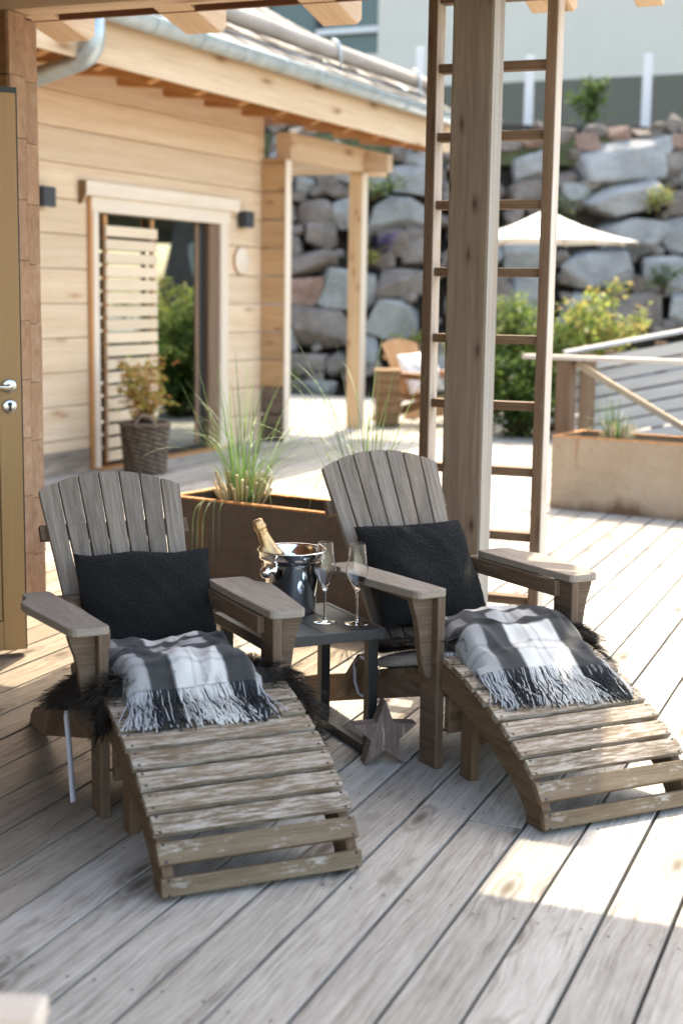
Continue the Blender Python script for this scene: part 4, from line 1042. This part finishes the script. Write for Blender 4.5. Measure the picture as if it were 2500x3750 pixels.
m.tube([(.190 * math.cos(2 * math.pi * k / 48), .190 * math.sin(2 * math.pi * k / 48), .385) for k in range(49)], .014, 8, (.17, .125, .09), cap=False)
m.build('body', attr_mat("willow", .8), wb, tint=True)
for a in (-70, 110):
    d = Vector((math.cos(R(a)), math.sin(R(a)), 0)); s_ = Vector((-d.y, d.x, 0)); m = MB()
    m.tube([d * .183 + s_ * (.075 * math.cos(x)) + Vector((0, 0, .37 + .09 * math.sin(x))) for x in [math.pi * k / 10 for k in range(11)]], .011, 8); m.build('handle', plain('willow_handle', (.19, .145, .11), .8, var=.3), wb)
m = MB(); m.lathe([(0, .35), (.157, .35), (.157, .345)], 24); m.build('soil', M_soil, wb)
mp_ = empty('potted_maple', bpos + Vector((0, 0, .35)), 0, "small maple with yellow and orange leaves growing in the wicker basket", "shrub")
rg = random.Random(8); mst = MB(); mlf = MB()
for k in range(11):
    a = rg.uniform(0, 6.28); sp_ = rg.uniform(.06, .24); hh = rg.uniform(.22, .52); pts = [Vector((rg.uniform(-.03, .03), rg.uniform(-.03, .03), 0))]
    for i in range(1, 7): pts.append(pts[0] + Vector((math.cos(a) * sp_ * i / 6 + .02 * rg.uniform(-1, 1), math.sin(a) * sp_ * i / 6 + .02 * rg.uniform(-1, 1), hh * (i / 6) ** .9)))
    mst.tube(pts, [.005 - .0006 * i for i in range(7)], 5, (.10, .06, .035))
    for i in range(2, 7):
        for _ in range(7):
            c = pts[i] + Vector((rg.gauss(0, .045), rg.gauss(0, .045), rg.gauss(0, .03))); q = rg.random()
            tint = (.60, .40, .11) if q < .4 else ((.50, .48, .13) if q < .75 else (.62, .28, .12)); kk = rg.uniform(.75, 1.25)
            for b in range(3): mlf.leaf(c, (rg.uniform(-1, 1), rg.uniform(-1, 1), rg.uniform(-.7, .4)), (rg.uniform(-.5, .5), rg.uniform(-.5, .5), 1), rg.uniform(.035, .065), rg.uniform(.018, .03), tuple(x * kk for x in tint))
mst.build('stems', M_leaf, mp_, tint=True); mlf.build('leaves', M_leaf, mp_, tint=True)

# ------------------------------------------------------------------ rock wall, bank, building behind
def rock_mesh(rg, w, d, h, seed):
    m = MB(); n1, n2 = 44, 30; planes = []
    for _ in range(9):
        v = Vector((rg.gauss(0, 1), rg.gauss(0, .7) - .5, rg.gauss(0, 1))).normalized(); planes.append((v, rg.uniform(.66, .98)))
    for ax_ in ((1, 0, 0), (-1, 0, 0), (0, -1, 0), (0, 0, 1), (0, 0, -1)):
        v = (Vector(ax_) + Vector((rg.uniform(-.26, .26), rg.uniform(-.22, .22), rg.uniform(-.26, .26)))).normalized(); planes.append((v, rg.uniform(.70, .80)))
    def fn(u, v):
        th = u * 2 * math.pi; ph = (v - .5) * math.pi
        q = Vector((math.cos(ph) * math.cos(th), math.cos(ph) * math.sin(th), math.sin(ph)))
        r_ = 1.3
        for pv, dd in planes:
            c = q.dot(pv)
            if c > .12: r_ = min(r_, dd / c)
        r_ *= 1 + .022 * N3(q.x + seed, q.y, q.z, 2.2) + .02 * N3(q.x, q.y + seed, q.z, 6)
        return Vector((q.x * w / 2 * r_ * 1.2, q.y * d / 2 * r_ * 1.2, q.z * h / 2 * r_ * 1.2))
    m.grid(fn, n1, n2, smooth=False)
    return m
bw = empty('boulder_wall', dl(20.3, 3, 0), yw, "tall dry stacked boulder retaining wall in grey and brown stone", "wall")
def wall_depth(z): return .30 * z     # leaning back
SPEC = [(-.70, 3.24, .80, .55, 0), (-.98, 2.75, .42, .45, 0), (-.60, 2.93, .36, .28, 1), (-.46, 2.52, .5, .40, 2), (-.95, 2.25, .5, .48, 0), (-.36, 2.24, .5, .45, 2), (-.62, 1.80, .85, .34, 2), (-.67, 1.40, .86, .48, 3),
        (-.35, .92, .85, .62, 2), (-.95, .75, .4, .5, 2), (-.62, .35, .9, .38, 2), (-.6, .06, 1.0, .26, 1), (.9, 3.05, .58, .42, 0), (.82, 2.55, .9, .55, 1), (.72, 2.15, .5, .42, 2), (1.05, 2.02, .55, .46, 2), (.88, 1.58, .85, .40, 2), (.70, 1.02, .80, .64, 1), (.28, .62, .5, .42, 1), (.95, .45, .6, .6, 2), (1.15, 3.35, .6, .35, 0),
        (4.0, 3.32, 1.42, .72, 0), (4.05, 2.82, 1.22, .50, 0), (2.68, 3.25, .56, .42, 0), (2.63, 2.85, .55, .44, 2), (3.3, 2.86, .44, .36, 1), (4.1, 2.26, .92, .54, 0), (4.9, 2.30, .7, .55, 0), (4.85, 3.30, .6, .45, 2), (4.85, 2.78, .55, .40, 2), (3.65, 1.78, 1.05, .55, 0), (4.65, 1.72, .85, .62, 0), (3.45, 1.20, .60, .55, 0), (4.15, 1.20, .80, .55, 2), (4.95, 1.25, .6, .5, 0),
        (2.75, 3.66, .5, .26, 3), (3.5, 3.62, .45, .26, 3), (3.95, 3.74, .42, .28, 3), (4.45, 3.72, .52, .24, 2), (4.95, 3.66, .55, .28, 3), (3.15, 3.72, .4, .26, 2), (2.3, 3.62, .55, .3, 2), (1.75, 3.55, .55, .35, 0)]
rgk = random.Random(12); rocks = list(SPEC)
def covered(x, z, pad=.0):
    for (a, b, w, h, _) in rocks:
        if abs(x - a) < w / 2 + pad and abs(z - b) < h / 2 + pad: return True
    return False
z = .3
while z < 4.0:
    x = -5.6 + rgk.uniform(0, .6)
    while x < 10.4:
        w = rgk.uniform(.7, 1.35); h = rgk.uniform(.5, .72)
        near = -1.1 < x + w / 2 < 5.2
        if near: w *= .62; h *= .8
        if not covered(x + w / 2, z, .14 if near else .05) and len(rocks) < 118: rocks.append((x + w / 2, z + rgk.uniform(-.06, .06), w * 1.14, h * 1.12, rgk.choice((0, 0, 1, 1, 2))))
        x += w * .98
    z += .56
rocks = sorted(rocks, key=lambda r: not (-1.4 < r[0] < 5.4))
extra = MB(); mats_ex = None
for i, (x, z, w, h, mi) in enumerate(rocks):
    d = max(.5, min(.9, w * .75)); rm = rock_mesh(rgk, w * 1.04, d, h * 1.04, i * 3.7)
    o_ = Vector((x - 3, wall_depth(z) + .12, z)); rot = Matrix.Rotation(rgk.uniform(-.22, .22), 4, 'Y')
    rm.v = [rot @ v + o_ for v in rm.v]
    if i < 99: rm.build('boulder', M_rocks[mi], bw)
    else:
        b = len(extra.v); extra.v += rm.v
        for f, u in zip(rm.f, rm.uv): extra.face([b + k for k in f], u)
small = MB(); cnt = 0
for _ in range(4000):
    x, z = rgk.uniform(-1.4, 5.6), rgk.uniform(.05, 3.95)
    if any(abs(x - a) < w * .42 and abs(z - b) < h * .42 for a, b, w, h, _k in rocks): continue
    w = rgk.uniform(.16, .40); rm = rock_mesh(rgk, w, .4, w * rgk.uniform(.6, .95), x * 9 + z); rot = Matrix.Rotation(rgk.uniform(-.6, .6), 4, 'Y'); o_ = Vector((x - 3, wall_depth(z) + .10, z)); b = len(small.v)
    small.v += [rot @ v + o_ for v in rm.v]
    for f, u in zip(rm.f, rm.uv): small.face([b + k for k in f], u)
    cnt += 1
    if cnt > 130: break
if small.f: tag(small.build('packing_stones', M_rocks[2], bw), None, kind='stuff')
if extra.f: tag(extra.build('outer_boulders', M_rocks[0], bw), None, kind='stuff')
m = MB(); m.prism([(.35, -.5), (.35 + 3.95 * .3, 3.92), (6, 3.92), (6, -.5)], (22, 0, 0), (0, 1, 0), (0, 0, 1), (-11.5, 0, 0)); m.build('earth_fill', plain("wall_earth", (.045, .037, .03), .95, var=.4, scale=8, bstr=.5), bw)
m = MB(); c0 = dl(21.6, 3, 0); m.frame_box(Vector(dl(36, 3, 3.5)), CR, CF, (0, 0, 1), 70, 29.2, .4); tag(m.build('upper_terrace', M_grassbank), None, kind='structure')

bd = empty('rendered_building', dl(30, 4.3, 3.9), yw + math.atan2(-.411, .911), "large pale rendered building with a dark plinth above the rock wall", "building")
m = MB(); m.box(-4.02, 22, 0, 8, 1.86, 12, 'x'); m.box(-22, -6.75, 0, 8, 1.86, 12, 'x'); m.box(-6.75, -4.02, 0, 8, 1.86, 2.6, 'x'); m.box(-6.75, -4.02, .0, 8, 6.4, 12, 'x'); m.build('wall', M_render, bd)
m = MB(); m.box(-22, 22, -.05, 8, -1.0, 1.86); m.build('plinth', M_plinth, bd)
for x0, x1, z0, z1 in ((-6.75, -5.55, 2.6, 6.4), (-5.45, -4.06, 3.18, 6.4), (-5.45, -4.06, 2.6, 3.06)):
    w_ = MB(); w_.box(x0, x1, .18, .22, z0, z1); pn = w_.build('window', M_winglass, bd)
m = MB(); m.box(-5.55, -5.45, .05, .18, 2.6, 6.4); m.build('window_frame', M_lamp, bd)
m = MB(); m.box(-5.5, -4.03, .02, .17, 3.06, 3.18); m.build('window_sill', M_fpost, bd)

for x, z0, z1, lab in ((4.662, 3.9, 5.15, "white fence post at the right above the boulder wall"), (2.83, 3.9, 5.1, "white fence post seen between the post and the ladder stile"), (1.12, 3.9, 5.2, "white fence post rising just beyond the end of the house roof")):
    t = empty('fence_post', dl(23, x, z0), yw, lab, "fence post", "white fence posts above the boulder wall")
    m = MB(); m.box(-.066, .066, -.05, .05, 0, z1 - z0, 'z'); m.build('shaft', M_fpost, t, .008)
    m = MB(); m.box(-.08, .08, -.07, .07, 0, .05); m.build('foot', M_lamp, t, .004)

def leafy(name, loc, seed, n, size, leafL, label, cat, greens, group=None, stems=8, shape=None, transl=True):
    rg = random.Random(seed); t = empty(name, loc, 0, label, cat, group); ms, ml = MB(), MB(); ends = []
    for k in range(stems):
        a = rg.uniform(0, 6.28); b0 = Vector((rg.gauss(0, .08) * size[0], rg.gauss(0, .08) * size[1], 0))
        e = Vector((rg.gauss(0, .42) * size[0], rg.gauss(0, .42) * size[1], size[2] * rg.uniform(.45, 1.05)))
        if shape: e = shape(rg, e)
        pts = [lerp(b0, e, i / 6) + Vector((rg.gauss(0, .02), rg.gauss(0, .02), .12 * size[2] * math.sin(math.pi * i / 6))) for i in range(7)]
        ms.tube(pts, [.014 * (1 - i / 7.5) for i in range(7)], 5, (.11, .075, .05)); ends.append(pts)
    for _ in range(n):
        pts = rg.choice(ends); f = rg.uniform(.12, 1) ** .7 * 6; i = min(5, int(f)); p = lerp(pts[i], pts[i + 1], f - i)
        sp_ = .20 * min(size[0], size[2]) * (1.15 - f / 8); p = p + Vector((rg.gauss(0, sp_), rg.gauss(0, sp_), rg.gauss(0, sp_ * .8)))
        if p.z < .02: p.z = rg.uniform(.02, .2)
        gcol = rg.choice(greens); kk = rg.uniform(.6, 1.25)
        ml.leaf(p, (rg.uniform(-1, 1), rg.uniform(-1, 1), rg.uniform(-.9, .5)), (rg.uniform(-.6, .6), rg.uniform(-.6, .6), 1), leafL * rg.uniform(.7, 1.3), leafL * rg.uniform(.45, .65), tuple(x * kk for x in gcol))
    ms.build('stems', M_leaf, t, tint=True); ml.build('leaves', M_leaf, t, tint=True); return t
LIME = [(.27, .33, .085), (.22, .29, .07), (.16, .235, .055), (.10, .17, .04), (.34, .36, .10)]
DARK = [(.05, .09, .025), (.07, .13, .03), (.10, .17, .04), (.14, .21, .045)]
YEL = [(.36, .37, .10), (.30, .35, .09), (.38, .30, .09), (.22, .30, .07)]
leafy('garden_bush', dl(14.6, 1.80, 0), 2, 6500, (.8, .75, 1.35), .075, "dense lime green bush between the post and the ladder", "bush", LIME + DARK[1:], "bushes on the terrace", 34)
leafy('garden_bush', dl(14.3, 1.75, 0), 4, 3800, (.72, .6, .75), .07, "dark green low foliage at the foot of the lime bush", "bush", DARK, "bushes on the terrace", 26)
def arch(rg, e): return Vector((abs(e.x) * 1.3 + .25, e.y, e.z))
leafy('garden_bush', dl(14.9, 2.25, 0), 6, 2300, (.62, .5, 1.55), .085, "loose yellow green shrub with long shoots above the railing", "bush", YEL, "bushes on the terrace", 15, arch)
leafy('wall_plant', dl(21.9, 3.62, 3.85), 8, 420, (.5, .3, .75), .10, "small dark shrub growing on top of the boulder wall", "plant", DARK, "plants on the boulder wall", 9)
for x, z, s, lab, cols, n in ((4.35, 2.62, .36, "yellow green plant in a crevice at the right of the wall", YEL, 220), (4.5, 1.45, .4, "dark green plant low in the wall at the right", DARK, 200), (.42, 2.72, .42, "dark fern in the wall right of the porch column", DARK, 260), (.55, 1.98, .3, "purple flowers tucked between boulders beside the porch column", [(.09, .05, .26), (.12, .07, .32), (.06, .08, .05)], 110), (.98, 3.42, .36, "purple flowers near the top of the wall by the roof corner", [(.09, .05, .28), (.12, .08, .34), (.05, .09, .04)], 110), (.36, 1.78, .26, "yellow moss like plant beside the porch column", YEL, 120), (1.0, .62, .3, "lime plant low in the wall behind the far brown chair", YEL, 120), (-.95, -.0, .45, "low green plants at the foot of the wall behind the house corner", DARK, 240), (3.0, 2.4, .4, "green plant in the wall behind the white parasol", DARK, 160)):
    leafy('wall_plant', dl(20.3 + wall_depth(z) - .28, x, z), int(x * 100 + z * 31), n, (s, .25, s), .07, lab, "plant", cols, "plants on the boulder wall", 6)

# parasol
pa = empty('white_parasol', dl(17, 2.33, 0), yw, "white canvas parasol standing open behind the ladder", "parasol")
m = MB(); m.tube([(0, 0, 0.03), (0, 0, 2.36)], .024, 14); m.build('pole', wood("parasol_pole", (.3, .17, .09), (.42, .26, .15), (.5, .33, .2)), pa)
m = MB(); ns = 8
ring = [Vector((1.1 * math.cos(2 * math.pi * (k + .5) / ns), 1.1 * math.sin(2 * math.pi * (k + .5) / ns), 2.03)) for k in range(ns)]; apex = Vector((0, 0, 2.40))
for k in range(ns):
    a, b = ring[k], ring[(k + 1) % ns]; nb = 8
    def fn(u, v, a=a, b=b):
        e = lerp(a, b, u); p = lerp(apex, e, v); p.z -= .05 * math.sin(math.pi * v) + .05 * math.sin(math.pi * u) * v * v * -1 * 0; 
        p -= Vector((e.x, e.y, 0)) * .05 * math.sin(math.pi * u) * v; return p
    m.grid(fn, 6, 8)
m.build('canopy', M_white, pa, solid=.004)
for k in range(ns):
    m = MB(); m.bar((0, 0, 2.33), ring[k] - Vector((0, 0, .02)), .016, .012); m.build('rib', M_spruce_pale, pa)
m = MB(); m.box(-.28, .28, -.28, .28, 0, .05); m.lathe([(0, .05), (.06, .05), (.045, .09), (.04, .28), (0, .28)], 20); m.build('base', M_lamp, pa, .006)

# railing behind the far planter
rb = empty('timber_railing', dl(9.9, 1.2, 0), A11 + 0, "weathered timber railing with a flat handrail behind the far planter", "railing")
uA = Vector((math.cos(A11), math.sin(A11), 0))
def toL(v): return Matrix.Rotation(-A11, 3, 'Z') @ (v - Vector(dl(9.9, 1.2, 0)))
m = MB(); m.box(.06, 2.3, -.06, .06, .968, .998, 'x'); m.build('handrail', M_ladder_pale, rb, .004)
for x in (.315, 1.95):
    m = MB(); m.box(x, x + .105, -.052, .052, 0, .963, 'z'); m.build('baluster_post', M_ladder, rb, .005)
m = MB(); m.bar((.43, .02, .945), (1.25, .02, .53), .045, .04); m.build('sloping_rail', wood("rail_tan", (.24, .19, .13), (.36, .29, .21), (.46, .38, .29)), rb, .004)
# slatted stair balustrade
M_slat = wood("bleached_slats", (.34, .34, .335), (.45, .45, .445), (.54, .54, .535), .8, 1.5, 40, tone=.12)
sb_ = empty('slatted_balustrade', dl(12, 1.87, 0), yw, "bleached slatted stair balustrade rising to the right behind the railing", "balustrade")
SLP = .20
for k in range(8):
    z0 = .80 - .112 * k
    m = MB(); a = Vector((.0 + .02 * (k > 0) + .05 * k * .3, 0, z0)); b = a + Vector((2.6, 0, 2.6 * SLP)); m.frame_box((a + b) / 2, (b - a).normalized(), (0, -.25, .968), (0, .968, .25), (b - a).length, .099, .024); m.build('slat', M_slat, sb_, .003)
m = MB(); a, b = Vector((-.03, -.02, .93)), Vector((2.6, -.02, .93 + 2.63 * SLP)); m.frame_box((a + b) / 2, (b - a).normalized(), (0, 1, 0), (-SLP, 0, 1), (b - a).length, .17, .03); m.build('cap_rail', M_white if False else M_slat, sb_, .004)
m = MB(); m.box(.10, .215, -.16, -.05, 0, .93, 'z'); m.build('newel_post', M_ladder, sb_, .005)
for k in range(5):
    m = MB(); a = Vector((.25, .045, .74 - .15 * k)); b = Vector((2.55, .045, .74 - .15 * k + 2.3 * SLP)); m.frame_box((a + b) / 2, (b - a).normalized(), (0, 0, 1), (0, 1, 0), (b - a).length, .10, .012); m.build('backing_board', M_ladder, sb_, .002)
for x in (.33, .75, 1.4, 2.05):
    m = MB(); m.box(x, x + .09, .05, .13, 0, .88 + SLP * x, 'z'); m.build('support', M_ladder, sb_, .004)

# far lounge chair with a white pillow
f3 = nrm2(.80, -.60)
M_teak = wood("teak", (.26, .13, .06), (.38, .21, .10), (.47, .28, .15), .6, 3, 80, tone=.15)
ch3 = copy_tree(ch); bpos3 = dl(15.1, .90, 0); place(ch3, (bpos3.x, bpos3.y), nrm2(.854, -.52)); ch3.scale = (1.1, 1.1, 1.1)
tag(ch3, "brown wooden lounge chair standing far back before the boulder wall", "chair")
def retint(o):
    for c in o.children:
        c.data = c.data.copy(); c.data.materials[0] = M_teak
retint(ch3)
pw = make_pillow(31.0, .52, .48, .16, M_white, 'white_cushion', (60, 50), 0)
set_on_back(pw, (bpos3.x, bpos3.y), nrm2(.854, -.52), .33, .27, .07, R(27), R(4)); pw.location.z += .05
tag(pw, "white cushion on the brown lounge chair far back", "cushion")
cr = empty('wooden_box', dl(15.3, .34, 0), yw, "plain brown wooden box standing left of the far lounge chair", "box")
m = MB()
for k in range(5): m.box(0, .26, -.2, .2, .03 + k * .11, .03 + k * .11 + .105, 'x')
m.build('boards', M_log_dk, cr, .004)
m = MB(); m.box(-.01, .27, -.21, .21, .582, .605, 'x'); m.build('lid', M_log_dk, cr, .003)

# pale stool whose corner shows in the near left corner of the view
so = empty('pale_stool', (-1.055, 1.575, 0), R(22), "pale wooden stool of which only one corner shows at bottom left", "stool")
m = MB(); m.box(-.30, .0, -.30, .0, .385, .42, 'x'); m.build('seat', M_ladder_pale, so, .008)
for x in (-.28, -.045):
    for y in (-.28, -.045):
        m = MB(); m.box(x, x + .04, y, y + .04, 0, .384, 'z'); m.build('leg', M_ladder_pale, so, .004)
